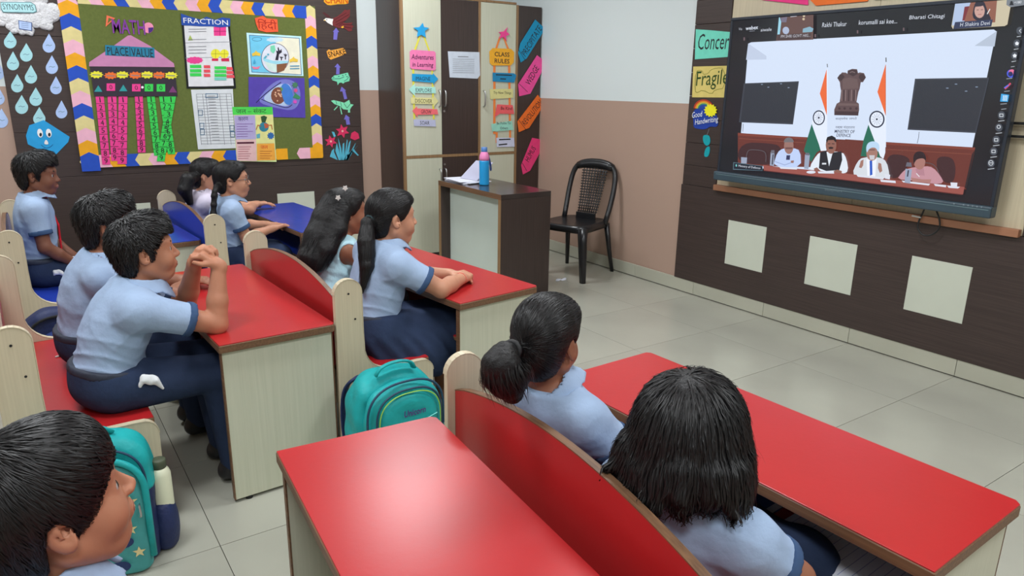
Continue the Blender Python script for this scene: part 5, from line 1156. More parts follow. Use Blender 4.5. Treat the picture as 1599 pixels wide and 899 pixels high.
def person(label, skinm, hip, head, yaw, pitch, roll, arms, wear='trousers', hair='boy', S=1.0, hs=.93, h=.0055, face=True, hunch=.03, knees=None, tie=False, top=SHIRT, sleeve=True, body_yaw=0.0, tail=None, group='pupils in uniform', legs=True, collar=True, hair_h=.004, nstr=900, belt=True, shoulder=.128, nbx=-.022, drape=.055):
    """world coordinates throughout: hip centre, head origin (between the ears), arm joints"""
    root = empty('person', (hip[0], hip[1], 0)); tag(root, label, 'person', group)
    Lc = lambda p: np.asarray(p, float) - V3(hip[0], hip[1], 0)
    K = lambda o: o
    H = Lc(hip); C = Lc(head); Rh = rotm(yaw, pitch, roll)
    F = lambda fl: framed((lambda P, f=fl[0]: f(P / hs) * hs, np.asarray(fl[1]) * hs, np.asarray(fl[2]) * hs), Rh, C)
    hw = lambda x, y, z: C + Rh @ V3(x, y, z) * hs
    neck_top = hw(-.020, 0, -.055); nb = neck_top + V3(nbx, 0, -.075)
    # keep the neck base under the head but pulled to the trunk line
    by = R(body_yaw); fw = V3(math.cos(by), math.sin(by), 0); lat = V3(-math.sin(by), math.cos(by), 0)
    up = nrm(nb - H); mid = H + (nb - H) * .5 - fw * hunch
    def sp(t): return (1 - t) ** 2 * H + 2 * t * (1 - t) * mid + t * t * nb
    def sprot(t):
        tz = nrm(sp(min(1, t + .05)) - sp(max(0, t - .05))); y = nrm(lat - tz * (lat @ tz)); return np.stack([np.cross(y, tz), y, tz], 1)
    B = Sculpt(); T = Sculpt()
    torso = [(0.0, .092, .122, .085), (.32, .078, .108, .095), (.62, .086, .124, .095), (.86, .070, .118, .070)]
    for i, (t, rx, ry, rz) in enumerate(torso):
        B.add(ell_fn(sp(t), (rx * S * .93, ry * S * .93, rz * S), sprot(t)), .05)
        T.add(ell_fn(sp(t), (rx * S + .010, ry * S + .010, rz * S + .012), sprot(t)), .055)
    B.add(cone_fn(nb - up * .03, neck_top, .047 * S, .043 * S), .03)
    sh = {}
    for sg in (-1, 1):
        s0 = sp(.92) + lat * sg * shoulder * S - up * .012; sh[sg] = s0
        B.add(cone_fn(sp(.93) + lat * sg * .05, s0, .046 * S, .040 * S), .03)
        T.add(cone_fn(sp(.94) + lat * sg * .045, s0, .052 * S, .052 * S), .04)
    T.add(cone_fn(nb - up * .06, nb + up * .05, .070 * S, .0545 * S), .045)
    head_shapes(B, F, face, hs)
    cuffs = []
    for sg in (-1, 1):
        E, W, hd = arms[sg]['e'], arms[sg]['w'], arms[sg].get('hand')
        E, W = Lc(E), Lc(W); s0 = sh[sg]
        B.add(cone_fn(s0, E, .040 * S, .032 * S), .02); B.add(cone_fn(E, E + (W - E) * .4, .033 * S, .031 * S), .012); B.add(cone_fn(E + (W - E) * .4, W, .031 * S, .021 * S), .012)
        if hd: hand(B, W, hd['f'], hd['b'], hd.get('t', 1), hd.get('c', [.25] * 4), hd.get('s', 1.0), hd.get('sp', 0), hd.get('th', (.5, .75, -.35)))
        else: hand(B, W, nrm(W - E), V3(0, 0, 1), 1, [.3, .3, .32, .35])
        dv = nrm(E - s0); t_end = s0 + (E - s0) * (.66 if sleeve else .02)
        if sleeve:
            fl = cone_fn(s0, s0 + (E - s0) * .9, .054 * S, .051 * S)
            T.add((lambda P, f=fl[0], e=np.float32(t_end), d=np.float32(dv): np.maximum(f(P), (P - e) @ d), fl[1], fl[2]), .035)
            cuffs.append((s0, E, t_end, dv))
    # legs
    kn = knees or {sg: hip + V3(.30 * S, 0, -.035) + lat * sg * .075 for sg in (-1, 1)}
    Lg = Sculpt(); Lg.add(ell_fn(sp(0.0) + V3(-.008, 0, -.006), (.102 * S, .130 * S, .088 * S)), .04); Lg.add(ell_fn(sp(.16), (.092 * S + .012, .120 * S + .012, .07), sprot(.16)), .04); Lg.cut(lambda P: (P - np.float32(sp(.16))) @ np.float32(sprot(.16)[:, 2]), .004)
    if legs:
        for sg in (-1, 1):
            hj = H + lat * sg * .062 * S + V3(.02, 0, -.012); k_ = Lc(kn[sg]); an = k_ + V3(.03, 0, -(k_[2] - .075)); an[2] = .075
            B.add(cone_fn(hj, k_, .066 * S, .045 * S), .02); B.add(cone_fn(k_, an, .043 * S, .030 * S), .02); B.add(cone_fn(an + V3(-.02, 0, -.03), an + V3(.10, 0, -.045), .026, .022), .015)
            if wear == 'trousers':
                Lg.add(cone_fn(hj, k_, .082 * S, .060 * S), .03); Lg.add(cone_fn(k_, an, .058 * S, .046 * S), .02)
                sh_ = Sculpt(); sh_.add(cone_fn(an + V3(-.03, 0, -.035), an + V3(.115, 0, -.045), .034, .029), .01); sh_.add(cone_fn(an + V3(-.02, 0, -.02), an + V3(-.005, 0, .02), .036, .036), .02); sh_.cut(lambda P: -P[..., 2] + .001)
                link('shoe', sh_.mesh('shoe', .007), SHOE, root)
            else:
                Lg.add(cone_fn(hj, k_, .090 * S, .074 * S), .06); Lg.add(cone_fn(k_ + V3(-.02, 0, 0), k_ + V3(.01, sg * .01, -.10), .070 * S, .075 * S), .05)
        if wear != 'trousers':
            a_, b_ = Lc(kn[-1]), Lc(kn[1]); Lg.add(ell_fn((a_ + b_) / 2 * .55 + H * .45 + V3(0, 0, .0), (.20, .13, .06)), .05)
            for sg in (-1, 1): Lg.add(ell_fn(H * .5 + Lc(kn[sg]) * .5 + lat * sg * drape + V3(-.02, 0, -.05 - (drape - .055)), (.20, .055 + (drape - .055) * .5, .075 + (drape - .055))), .05)
            Lg.warp(lambda P: (.0045 * np.sin(P[..., 0] * 95 + P[..., 2] * 55 + 1.5 * np.sin(P[..., 1] * 30)) * np.clip((H[2] + .03 - P[..., 2]) / .06, 0, 1)).astype(np.float32))
    body = link('body', B.mesh('body', h), skinm, root)
    # shirt
    tb = sp(.10); tn = sprot(.10)[:, 2]
    if wear == 'dress': tb = sp(-.02)
    T.cut(lambda P: (np.float32(tb) - P) @ np.float32(tn), .004)
    def neckhole(P):
        q = P - np.float32(nb); ax_ = q @ np.float32(up); r_ = np.linalg.norm(q - ax_[..., None] * np.float32(up), axis=-1)
        return np.maximum(r_ - .080 * S, (np.float32(nb + up * .030 - fw * .01) - P) @ np.float32(nrm(up + fw * .30)))
    T.sub((neckhole, nb - .12, nb + .16), .004)
    ph = float(hip[1] * 7)
    def ridge(P, a, b, c, d, w):
        q = np.abs(np.sin(P[..., 0] * a + P[..., 1] * b + P[..., 2] * c + w * np.sin(P[..., 0] * 11 + P[..., 2] * 9 + P[..., 1] * 14 + d) + d)); return (1 - q) ** 2.2
    def folds(P):
        low = np.clip(1.2 - ((P - np.float32(sp(.1))) @ np.float32(up)) / .20, 0, 1)
        arm_ = 0
        for sg in (-1, 1): arm_ = arm_ + np.clip(1 - np.linalg.norm(P - np.float32(sh[sg] - up * .05 + (fw * .0)), axis=-1) / .12, 0, 1)
        return (-.0065 * low * ridge(P, 16, 7, 44, ph, 1.6) - .0050 * arm_ * ridge(P, 40, 12, -34, ph * 2, 1.2) - .0022 * ridge(P, 21, -15, 24, ph * 3, 2.0) + .003).astype(np.float32)
    T.warp(folds)
    if not sleeve:                                                           # armholes
        for sg in (-1, 1): T.sub(ell_fn(sh[sg] + lat * sg * .030 - up * .02, (.045, .045, .055)), .01)
    shirt = link('dress' if wear == 'dress' else 'shirt', T.mesh('shirt', max(.0055, h)), top, root)
    Tf = T
    for s0, E, e, d in cuffs:
        c_ = Sculpt(); fl = cone_fn(s0, s0 + (E - s0) * .9, .0565 * S, .0535 * S)
        c_.add((lambda P, f=fl[0], e=np.float32(e), d=np.float32(d): np.maximum(f(P), np.abs((P - e) @ d + .010) - .012), e - .07, e + .07), 0)
        link('sleeve_cuff', c_.mesh('sleeve_cuff', .006), CUFF, shirt)
    if legs or wear != 'dress':
        link({'trousers': 'trousers', 'skirt': 'skirt', 'dress': 'dress_skirt'}[wear], Lg.mesh('lower', max(.0065, h * 1.35)), top if wear == 'dress' else NAVY, root)
    if belt and wear != 'dress':
        b_ = Sculpt(); q = sp(.15); tz = sprot(.15)[:, 2]
        fl = ell_fn(sp(.14), (.092 * S + .019, .120 * S + .019, .20), sprot(.14))
        b_.add((lambda P, f=fl[0]: np.maximum(f(P), np.abs((P - np.float32(q)) @ np.float32(tz)) - .014), fl[1], fl[2]), 0)
        bl = link('belt', b_.mesh('belt', .008), BELTM, root)
    # collar, tie
    if collar:
        Rc = np.stack([nrm(fw - up * (fw @ up)), lat, up], 1); Rc = Rc @ rotm(0, 14); oc = nb + up * .034 + fw * .004
        def colf(P):
            r_ = np.sqrt((P[..., 0] * .95) ** 2 + (P[..., 1] * .92) ** 2); z = P[..., 2]; d = np.abs(r_ - (.0535 * S - (z - .012) * .62)) * .85 - .003
            ang = np.abs(np.arctan2(P[..., 1], P[..., 0])); bot = -.026 - .026 * np.clip(1 - np.abs(ang - .35) / .6, 0, 1)
            d = np.maximum(d, np.maximum(z - .012, bot - z)); return np.maximum(d, (.16 - ang) * .05)
        cs = Sculpt(); cs.add(framed((colf, V3(-.10, -.10, -.06), V3(.10, .10, .02)), Rc, oc), 0); cs.warp(lambda P: np.float32(-.0012))
        col = link('collar', cs.mesh('collar', max(.0042, h * .85)), top, shirt)
        if tie:
            ts_ = Sculpt(); q = [oc + Rc @ V3(.048 * S, 0, .004)]
            band = lambda P: np.maximum(np.abs(np.sqrt(P[..., 0] ** 2 * .9 + (P[..., 1] * .92) ** 2) - .060 * S) - .0065, np.abs(P[..., 2] + .014) - .0135)
            ts_.add(framed((band, V3(-.09, -.09, -.03), V3(.09, .09, .02)), Rc, oc), 0)
            for t in (.86, .62, .40, .22): q.append(sp(t) + sprot(t)[:, 0] * ((.088 if t < .8 else .064) * S + .014))
            for i in range(len(q) - 1):
                Rt_ = np.stack([nrm(q[i + 1] - q[i]), lat, np.cross(nrm(q[i + 1] - q[i]), lat)], 1)
                ts_.add(box_fn((q[i] + q[i + 1]) / 2, (np.linalg.norm(q[i + 1] - q[i]) / 2 + .004, .013 + .004 * i, .0045), Rt_, .003), .004)
            link('tie', ts_.mesh('tie', .0045), TIER, root)
    # eyes, brows, lips
    for sg in (-1, 1):
        e_ = MB(); Mx = Matrix.Identity(4)
        for i in range(3):
            for j in range(3): Mx[i][j] = Rh[i][j]
        c0 = hw(.0690, sg * .0295, .0015); Mx.translation = Vector(c0)
        def sph(r0, x0):
            mb = MB(); vs = []; fs = []; n1, n2 = 8, 12
            for i in range(n1 + 1):
                th_ = math.acos(1 - (1 - x0) * i / n1)
                for kx in range(n2): a = 2 * math.pi * kx / n2; vs.append(tuple(Mx @ Vector((r0 * math.cos(th_), r0 * math.sin(th_) * math.cos(a), r0 * math.sin(th_) * math.sin(a)))))
            for i in range(n1):
                for kx in range(n2): fs.append((i * n2 + kx, i * n2 + (kx + 1) % n2, (i + 1) * n2 + (kx + 1) % n2, (i + 1) * n2 + kx))
            return mb.add(vs, fs)
        ey = sph(.0136 * hs, -1).build('eye', EYEW, root, smooth=True); sph(.01385 * hs, .84).build('iris', IRIS, ey, smooth=True)
        br = Sculpt(); pth = [hw(.0840, sg * .012, .0225), hw(.0820, sg * .028, .0275), hw(.0660, sg * .046, .0225)]
        for i in range(2): br.add(cone_fn(pth[i], pth[i + 1], .0052 - .001 * i, .0044 - .0014 * i), .002)
        br.cut(lambda P: B.eval(P) - .0016)
        link('eyebrow', br.mesh('eyebrow', .0024), BROW, root)
    if face:
        lp = Sculpt(); lp.add(F(ell_fn((.0890, 0, -.0598), (.010, .0190, .0095))), 0); lp.cut(lambda P: B.eval(P) - .0007)
        link('lips', lp.mesh('lips', .0026), mat(skinm.name + '_lip', tuple(c * f for c, f in zip(rgb(150, 92, 76, 1.1), (1, 1, 1))), .4), root)
    # hair
    hr = Sculpt(); a = lambda fl, kk: hr.add(F(fl), kk * hs)
    poly = poly2_fn(HAIRLINE.get(hair if hair in HAIRLINE else 'girl'))
    Fi = lambda P: ((P - np.float32(C)) @ np.float32(Rh)) / hs
    if hair in ('boy', 'fringe'):
        a(ell_fn((-.015, 0, .037), (.103, .0815, .092)), .01); a(ell_fn((-.046, 0, -.030), (.053, .058, .062)), .03)
        a(ell_fn((.030, 0, .082), (.060, .064, .042)), .03); a(ell_fn((.054, 0, .054), (.029, .052, .028)), .03)
        if hair == 'boy': a(ell_fn((.030, .01, .104), (.055, .052, .026)), .03)
    elif hair == 'bob':
        a(ell_fn((-.014, 0, .036), (.112, .100, .096)), .01); a(ell_fn((-.030, 0, -.028), (.096, .110, .075)), .05); a(ell_fn((-.045, 0, -.062), (.080, .104, .045)), .04); a(ell_fn((.02, -.088, -.055), (.05, .026, .055)), .03); a(ell_fn((.02, .088, -.055), (.05, .026, .055)), .03)
        poly = poly2_fn([(.12, .070), (.085, .066), (.066, .050), (.058, .0), (.062, -.07), (.056, -.17), (-.02, -.19), (-.08, -.19), (-.17, -.17), (-.17, .2), (.12, .2)])
        rb_ = np.random.default_rng(21)
        for k_ in range(26):
            an_ = math.pi * (.30 + 1.40 * k_ / 25) + rb_.normal(0, .05); rx_ = .098 + rb_.uniform(-.006, .006)
            b0 = V3(-.035 + rx_ * .82 * math.cos(an_), rx_ * 1.06 * math.sin(an_), -.040 + rb_.uniform(-.02, .02)); out_ = V3(math.cos(an_), math.sin(an_), 0)
            m0 = b0 + out_ * .010 + V3(0, 0, -.028); t0_ = m0 + out_ * rb_.uniform(-.006, .030) + V3(rb_.normal(0, .010), rb_.normal(0, .010), -rb_.uniform(.008, .030))
            a(cone_fn(b0, m0, .022, .017), .018); a(cone_fn(m0, t0_, .017, .004), .006)
        p0 = poly; poly = lambda q: p0(q) + .009 * np.sin(q[..., 1] * 75 + q[..., 0] * 60) * np.clip(-q[..., 2] * 9, 0, 1)
    else:
        a(ell_fn((-.014, 0, .036), (.099, .0795, .088)), .01); a(ell_fn((-.048, 0, -.025), (.060, .062, .066)), .03); a(ell_fn((.045, 0, .070), (.044, .060, .036)), .03)
    hr.cut(lambda P: poly(Fi(P)) * hs, .006)
    if tail:
        for (pts, rad) in tail['chains']:
            pts_ = [Lc(p) for p in pts]
            for i in range(len(pts_) - 1): hr.add(cone_fn(pts_[i], pts_[i + 1], rad[i], rad[i + 1]), tail.get('k', .008))
    hr.warp(lambda P: (.0011 * np.sin(P[..., 0] * 260 + 40 * np.sin(P[..., 1] * 30)) * np.sin(P[..., 1] * 300)).astype(np.float32))
    hm = hr.mesh('hair', hair_h); ho = link('hair', hm, HAIR, root)
    hl = lambda v: (Rh @ v)
    crown = C + Rh @ V3(-.045, .01, .125) * hs
    if hair in ('boy', 'fringe'):
        fwd = np.float32(hl(V3(1, 0, -.35)))
        def flow(P):
            q = Fi(P); d = (P - np.float32(crown)); d = d / (np.linalg.norm(d, axis=-1, keepdims=True) + 1e-6)
            w = np.clip(q[..., 0:1] * 14, 0, 1.2); return d + w * fwd
        strands('hair_strand', hr, hm, flow, nstr, .045 if hair == 'boy' else .06, .0034 if hair == 'boy' else .0024, HAIRS, ho, lift=.003, tip=.010 if hair == 'boy' else .003, seed=int(abs(hip[1]) * 97), jitter=.55 if hair == 'boy' else .2)
    elif hair == 'bob':
        def flow(P):
            q = Fi(P); d = P - np.float32(crown); d = d / (np.linalg.norm(d, axis=-1, keepdims=True) + 1e-6); wv = np.sin(q[..., 2:3] * 70 + np.sin(q[..., 1:2] * 40) * 2) * np.clip(-q[..., 2:3] * 8 + .2, 0, .9); return d + np.float32(hl(V3(-.1, 0, -.9))) + wv * np.float32(hl(V3(.35, .6, 0)))
        strands('hair_strand', hr, hm, flow, nstr, .085, .0026, HAIRS, ho, lift=.003, tip=.008, seed=4, jitter=.20, seg=9)
        strands('hair_curl', hr, hm, flow, 900, .06, .0026, HAIRS, ho, keep=lambda P: Fi(P)[..., 2] < -.05, lift=.004, tip=.022, seed=9, jitter=.8, seg=9)
        strands('flyaway_strand', hr, hm, flow, 40, .14, .0009, HAIRS, ho, lift=.005, tip=.016, seed=12, jitter=.5, seg=9)
    else:
        tiep = np.float32(Lc(tail['tie']) if tail else hw(-.10, 0, 0))
        flow = lambda P: (tiep - P) / (np.linalg.norm(tiep - P, axis=-1, keepdims=True) + .02)
        strands('hair_strand', hr, hm, flow, nstr, .06, .0020, HAIRS, ho, keep=lambda P: np.linalg.norm(P - np.float32(C), axis=-1) < .135, lift=.0012, tip=0, seed=6, jitter=.10)
    if tail:
        for i, (pts, rad) in enumerate(tail['chains']):
            if tail.get('plait'):
                continue
            chain_strands('tail_strand', [Lc(p) for p in pts], rad, tail.get('n', 260), .0026, HAIRS, ho, seed=i + 3, fray=tail.get('fray', .006))
        if 'band' in tail:
            t0 = Lc(tail['tie']); dv = nrm(Lc(tail['chains'][0][0][1]) - Lc(tail['chains'][0][0][0])); bnd = MB(); rb = tail.get('band_r', .017)
            e1 = nrm(np.cross(dv, V3(.3, .9, .2))); e2 = np.cross(dv, e1)
            bnd.tube([t0 + rb * (math.cos(2 * math.pi * i / 16) * e1 + math.sin(2 * math.pi * i / 16) * e2) for i in range(16)], .006, 8, closed=True).build('hair_band', tail['band'], root, smooth=True)
    return dict(root=root, hw=hw, Lc=Lc, sp=sp, B=B, T=T, Rh=Rh, C=C, nb=nb, sh=sh, Rsp=sprot, lat=lat, fw=fw, up=up)
def AY(px, py, y):
    """world point on the ray through a photo pixel at depth y (only to place people at measured seats)"""
    r = RM.T @ np.array([(px - 799.5) / FPX, (py - 449.5) / FPX, 1.0]); t = (y - CP[1]) / r[1]; return CP + t * r
SK_A = skin('warm_brown', 172, 118, 92); SK_B = skin('brown', 140, 92, 70); SK_C = skin('tan', 184, 132, 106); SK_D = skin('deep_brown', 122, 78, 60)
arm = lambda e, w, **k: dict(e=V3(*e), w=V3(*w), **({'hand': k} if k else {}))
# boy with clasped hands (second row, middle block)
p1 = person('boy leaning on the red desk with hands clasped before his mouth', SK_A, V3(-3.775, -1.33, .465), V3(-3.615, -1.325, .884), -3, 5, 0,
    {-1: arm((-3.435, -1.445, .628), (-3.405, -1.415, .828), f=(-.62, .30, .62), b=(.55, -.35, .75), t=1, c=[.85, .9, .9, .9], s=.95, th=(.7, .5, -.5)),
      1: arm((-3.49, -1.20, .628), (-3.465, -1.335, .830), f=(.35, -.40, .85), b=(-.6, .45, .55), t=-1, c=[.8, .85, .9, .95], s=.95, th=(.7, .5, -.5))},
    hair='boy', S=1.10, hs=.96, hunch=.055, h=.005, nstr=2600, hair_h=.0035, knees={-1: V3(-3.44, -1.40, .435), 1: V3(-3.44, -1.22, .435)}, shoulder=.125)
# neighbour behind him
person('boy in a red tie half hidden behind the boy with clasped hands', SK_B, V3(-3.79, -.88, .465), V3(-3.675, -.90, .905), -8, 0, 0,
    {-1: arm((-3.50, -1.02, .63), (-3.42, -.86, .635)), 1: arm((-3.52, -.74, .63), (-3.40, -.82, .635))}, hair='boy', S=1.06, hs=.97, hunch=.05, h=.0085, tie=True, nstr=1500)
# upright boy, far left
person('upright boy with a red tie sitting alone in the far left corner', SK_D, V3(-3.895, .52, .465), V3(-3.842, .515, .955), -16, -3, 0,
    {-1: arm((-3.865, .375, .60), (-3.735, .42, .485), f=(.8, .3, -.2), b=(0, -.3, .9), c=[.2, .2, .25, .3]), 1: arm((-3.85, .66, .60), (-3.72, .56, .485))},
    hair='boy', S=1.0, hs=.93, hunch=.0, h=.0064, tie=True, nstr=1200, shoulder=.115)
# close boy at the bottom left
person('close boy at the bottom left corner seen from the shoulder up', SK_A, V3(-4.02, -2.86, .44), V3(-3.964, -2.835, .838), 12, 12, 0,
    {-1: arm((-4.0, -3.01, .55), (-3.87, -2.95, .475)), 1: arm((-4.0, -2.71, .55), (-3.87, -2.80, .475))}, hair='fringe', S=1.0, hs=1.02, hunch=.03, h=.0042, nstr=6000, hair_h=.003)
# girl with glasses and her neighbour
g1 = person('girl with glasses and a long plait at the blue desk', SK_C, V3(-2.98, .38, .455), V3(-2.910, .375, .890), -16, 2, 0,
    {-1: arm((-2.89, .245, .57), (-2.72, .31, .60)), 1: arm((-2.85, .52, .60), (-2.72, .44, .60))}, wear='skirt', hair='girl', S=.98, hs=.93, hunch=.0, h=.006, nstr=800,
    tail=dict(tie=(-3.015, .335, .845), chains=[([(-3.0, .34, .86)] + [(-3.028 - .004 * i, .300 - .002 * i, .84 - .024 * i) for i in range(9)], [.022] + [.017 if i % 2 else .013 for i in range(8)] + [.007])], plait=True))
person('girl with a side ponytail hidden behind the girl with glasses', SK_C, V3(-3.0, .84, .455), V3(-2.945, .85, .865), -20, 0, 0,
    {-1: arm((-2.72, .80, .635), (-2.66, .92, .64)), 1: arm((-2.80, 1.0, .63), (-2.62, 1.0, .64))}, wear='skirt', hair='girl', S=.98, hs=.92, h=.0095, nstr=500, top=mat('lilac_grey_shirt', rgb(196, 188, 204), .85, .2, .06), 
    tail=dict(tie=(-3.04, .80, .86), chains=[([(-3.03, .80, .87), (-3.075, .77, .86), (-3.10, .76, .80), (-3.08, .76, .72)], [.03, .042, .042, .02])], n=160))
# ponytailed girl with folded hands, neighbour in pale dress
g2 = person('ponytailed girl with a belted navy skirt and folded hands on the desk', SK_C, V3(-2.79, -1.30, .455), V3(-2.675, -1.262, .905), -4, 0, 0,
    {-1: arm((-2.565, -1.475, .632), (-2.405, -1.375, .635), f=(.75, .62, .05), b=(.1, -.35, .9), t=1, c=[.55, .6, .65, .7], s=.95), 1: arm((-2.58, -1.14, .63), (-2.425, -1.285, .635), f=(.75, -.62, .05), b=(.1, .3, .9), t=-1, c=[.4, .5, .55, .6], s=.95)},
    wear='skirt', hair='girl', S=1.12, hs=1.0, hunch=.02, h=.0056, nstr=1600, hair_h=.0035, shoulder=.13, drape=.095,
    tail=dict(tie=(-2.785, -1.285, .905), chains=[([(-2.765, -1.28, .912), (-2.80, -1.295, .90), (-2.822, -1.325, .83), (-2.832, -1.352, .74), (-2.866, -1.365, .635)], [.013, .025, .033, .029, .006])], n=520, fray=.012, band=mat('dark_green_band', rgb(30, 56, 60), .8), band_r=.02))
person('girl in a sleeveless pale blue dress with long loose hair', SK_B, V3(-2.80, -.80, .455), V3(-2.672, -.765, .855), -6, 0, 0,
    {-1: arm((-2.64, -.93, .60), (-2.50, -.86, .635)), 1: arm((-2.62, -.62, .61), (-2.48, -.72, .635))}, wear='dress', hair='girl', S=1.0, hs=.93, h=.0072, nstr=1000, sleeve=False, collar=False,
    top=mat('pale_blue_dress', rgb(176, 212, 222), .85, .2, .08, (40, 40, 40), bump=.3, bscale=50), belt=False, group='pupils out of uniform', shoulder=.118,
    tail=dict(tie=(-2.77, -.79, .86), chains=[([(-2.74, -.78, .90), (-2.785, -.80, .84), (-2.835, -.82, .76), (-2.885, -.84, .67), (-2.915, -.85, .60)], [.06, .062, .062, .055, .028]), ([(-2.72, -.83, .87), (-2.76, -.87, .79), (-2.82, -.89, .71), (-2.87, -.89, .63)], [.035, .032, .03, .014])], n=700, fray=.03, k=.035))
# front bench, near block
person('ponytailed girl on the foreground bench seen from behind', SK_B, V3(-2.88, -2.69, .455), V3(-2.962, -2.705, .862), 26, -4, 0,
    {-1: arm((-2.84, -2.87, .60), (-2.70, -2.85, .56)), 1: arm((-2.86, -2.53, .60), (-2.70, -2.55, .56))}, wear='skirt', hair='girl', S=1.0, hs=.95, hunch=-.035, h=.0062, nstr=2600, hair_h=.0032, tie=True, body_yaw=6, nbx=.012, shoulder=.118,
    tail=dict(tie=AY(799, 546, -2.765), chains=[([AY(806, 545, -2.745), AY(788, 552, -2.775), AY(783, 570, -2.785), AY(792, 590, -2.785), AY(800, 612, -2.775)], [.014, .026, .042, .046, .026])], n=900, fray=.03, band=mat('black_band', (0.015, 0.015, 0.016), .6), band_r=.018))
person('girl with a dark wavy bob on the foreground bench seen from behind', SK_B, V3(-2.92, -3.12, .44), V3(-2.942, -3.138, .800), 24, -4, 0,
    {-1: arm((-2.84, -3.33, .56), (-2.80, -3.27, .50)), 1: arm((-2.84, -2.97, .58), (-2.70, -2.98, .54))}, wear='skirt', hair='bob', S=1.05, hs=1.0, hunch=-.03, h=.0062, nstr=3600, hair_h=.0034, tie=True, body_yaw=10, shoulder=.13, nbx=.0)
# glasses of the girl at the blue desk
gl = empty('glasses', tuple(g1['hw'](.09, 0, 0) + V3(-2.98, .38, 0))); tag(gl, 'thin metal round glasses worn by the girl at the blue desk', 'glasses')
off = V3(-2.98, .38, 0); WIRE = mat('thin_metal_frame', (0.12, 0.11, 0.12), .3, metal=.6); LENS = mat('spectacle_lens', (0.9, 0.95, 1.0), .02)
LENS.node_tree.nodes['Principled BSDF'].inputs['Transmission Weight'].default_value = 1.0; LENS.node_tree.nodes['Principled BSDF'].inputs['IOR'].default_value = 1.05
for sg in (-1, 1):
    ring = [g1['hw'](.096 - .004 * math.cos(a) ** 2, sg * .031 + .023 * math.cos(a), .000 + .019 * math.sin(a)) + off for a in np.linspace(0, 2 * math.pi, 20, endpoint=False)]
    kid(MB().tube(ring, .0018, 6, closed=True).build('rim', WIRE, smooth=True), gl)
    kid(MB().add([tuple(p) for p in ring], [tuple(range(20))]).build('lens', LENS), gl)
    kid(MB().tube([g1['hw'](.092, sg * .054, .004) + off, g1['hw'](.03, sg * .074, .006) + off, g1['hw'](-.016, sg * .079, .004) + off], .0017, 6).build('temple', WIRE), gl)
kid(MB().tube([g1['hw'](.098, -.009, .003) + off, g1['hw'](.1, 0, .006) + off, g1['hw'](.098, .009, .003) + off], .0012, 6).build('bridge', WIRE), gl)
o = empty('bracelet', (-2.418, -1.383, .635)); tag(o, 'thin red thread bracelet on the right wrist of the ponytailed girl', 'bracelet')
dv = nrm(V3(.16, .10, .003)); e1 = nrm(np.cross(dv, V3(0, 0, 1))); e2 = np.cross(dv, e1)
MB().tube([.0255 * (math.cos(a) * e1 + math.sin(a) * e2) for a in np.linspace(0, 2 * math.pi, 18, endpoint=False)], .0018, 6, closed=True).build('thread', TIER, o, smooth=True)
# ------------------------------------------------------------------ bags
TEAL = mat('teal_nylon', rgb(26, 158, 160, 1.15), 0.5, 0.35, 0.1, (20, 20, 20), bump=.3, bscale=40); TEAL2 = mat('teal_nylon_dark', rgb(70, 150, 150, 1.1), 0.55, 0.3, 0.08, (20, 20, 20), bump=.25, bscale=40)
NAVB = mat('navy_nylon', rgb(34, 44, 84, 1.1), 0.55, 0.35, 0.12, (20, 20, 20), bump=.4, bscale=40); LIME = mat('lime_piping', rgb(140, 190, 70), .5); ZIP = mat('zip_tape', rgb(28, 60, 84), .6)
def arch(w, z0, z1, y, n=18, p=2.6):
    """arched outline path: up one side, over the top, down the other"""
    o = [(-w, y, z0)]
    for k in range(n + 1):
        a = math.pi - math.pi * k / n; c, s = math.cos(a), math.sin(a); q = (abs(c) ** p + abs(s) ** p) ** (-1 / p)
        o.append((w * c * q, y, z1 - w * .9 + w * .9 * s * q))
    return o + [(w, y, z0)]
def bag_body(hw, hd, z1, cy=0.0, p=3.2, rad=.0, wob=.004, seed=0.0, z0=.004):
    def f(P):
        x, y, z = P[..., 0], P[..., 1] - cy, P[..., 2]
        zz = np.maximum(z - (z1 - hw * .95), 0) / (hw * .95); xx = np.abs(x) / hw
        r_ = (xx ** p + zz ** 2.4) ** (1 / 2.8) if False else (xx ** 2.6 + zz ** 2.6) ** (1 / 2.6)
        d1 = (r_ - 1) * hw; d2 = np.abs(y) - hd * (1 - .25 * np.clip(z / z1, 0, 1)); d = smax(d1, d2, .045); d = smax(d, z0 - z, .02)
        return (d + wob * np.sin(x * 34 + z * 21 + seed) * np.sin(z * 27 - y * 30 + seed)).astype(np.float32)
    return f, V3(-hw - .01, cy - hd - .01, -.0), V3(hw + .01, cy + hd + .01, z1 + .02)
def place(o_list, root):
    for o in o_list: o.parent = root
# teal bag between the benches (front looks to -y)
b1 = empty('backpack', (-2.925, -1.765, 0), R(2)); tag(b1, 'turquoise school backpack with an arched front pocket standing in the aisle', 'backpack')
S_ = Sculpt(); S_.add(bag_body(.162, .085, .455, .03, seed=1.0)); link('main_body', S_.mesh('main_body', .006), TEAL, b1)
S_ = Sculpt(); S_.add(bag_body(.166, .020, .462, .045, wob=.001)); link('gusset_panel', S_.mesh('gusset', .006), NAVB, b1)
S_ = Sculpt(); S_.add(bag_body(.148, .050, .440, -.065, seed=2.0, wob=.003)); fr = link('front_compartment', S_.mesh('front_comp', .006), TEAL, b1)
S_ = Sculpt(); S_.add(bag_body(.118, .026, .412, -.110, seed=3.0, wob=.002)); fp = link('front_pocket', S_.mesh('front_pocket', .005), TEAL, b1)
MB().tube(smooth_pts(arch(.150, .03, .446, -.095), 1), .0045, 6).build('zip', ZIP, b1, smooth=True)
MB().tube(smooth_pts(arch(.126, .03, .425, -.118), 1), .0042, 6).build('zip', ZIP, fp, smooth=True)
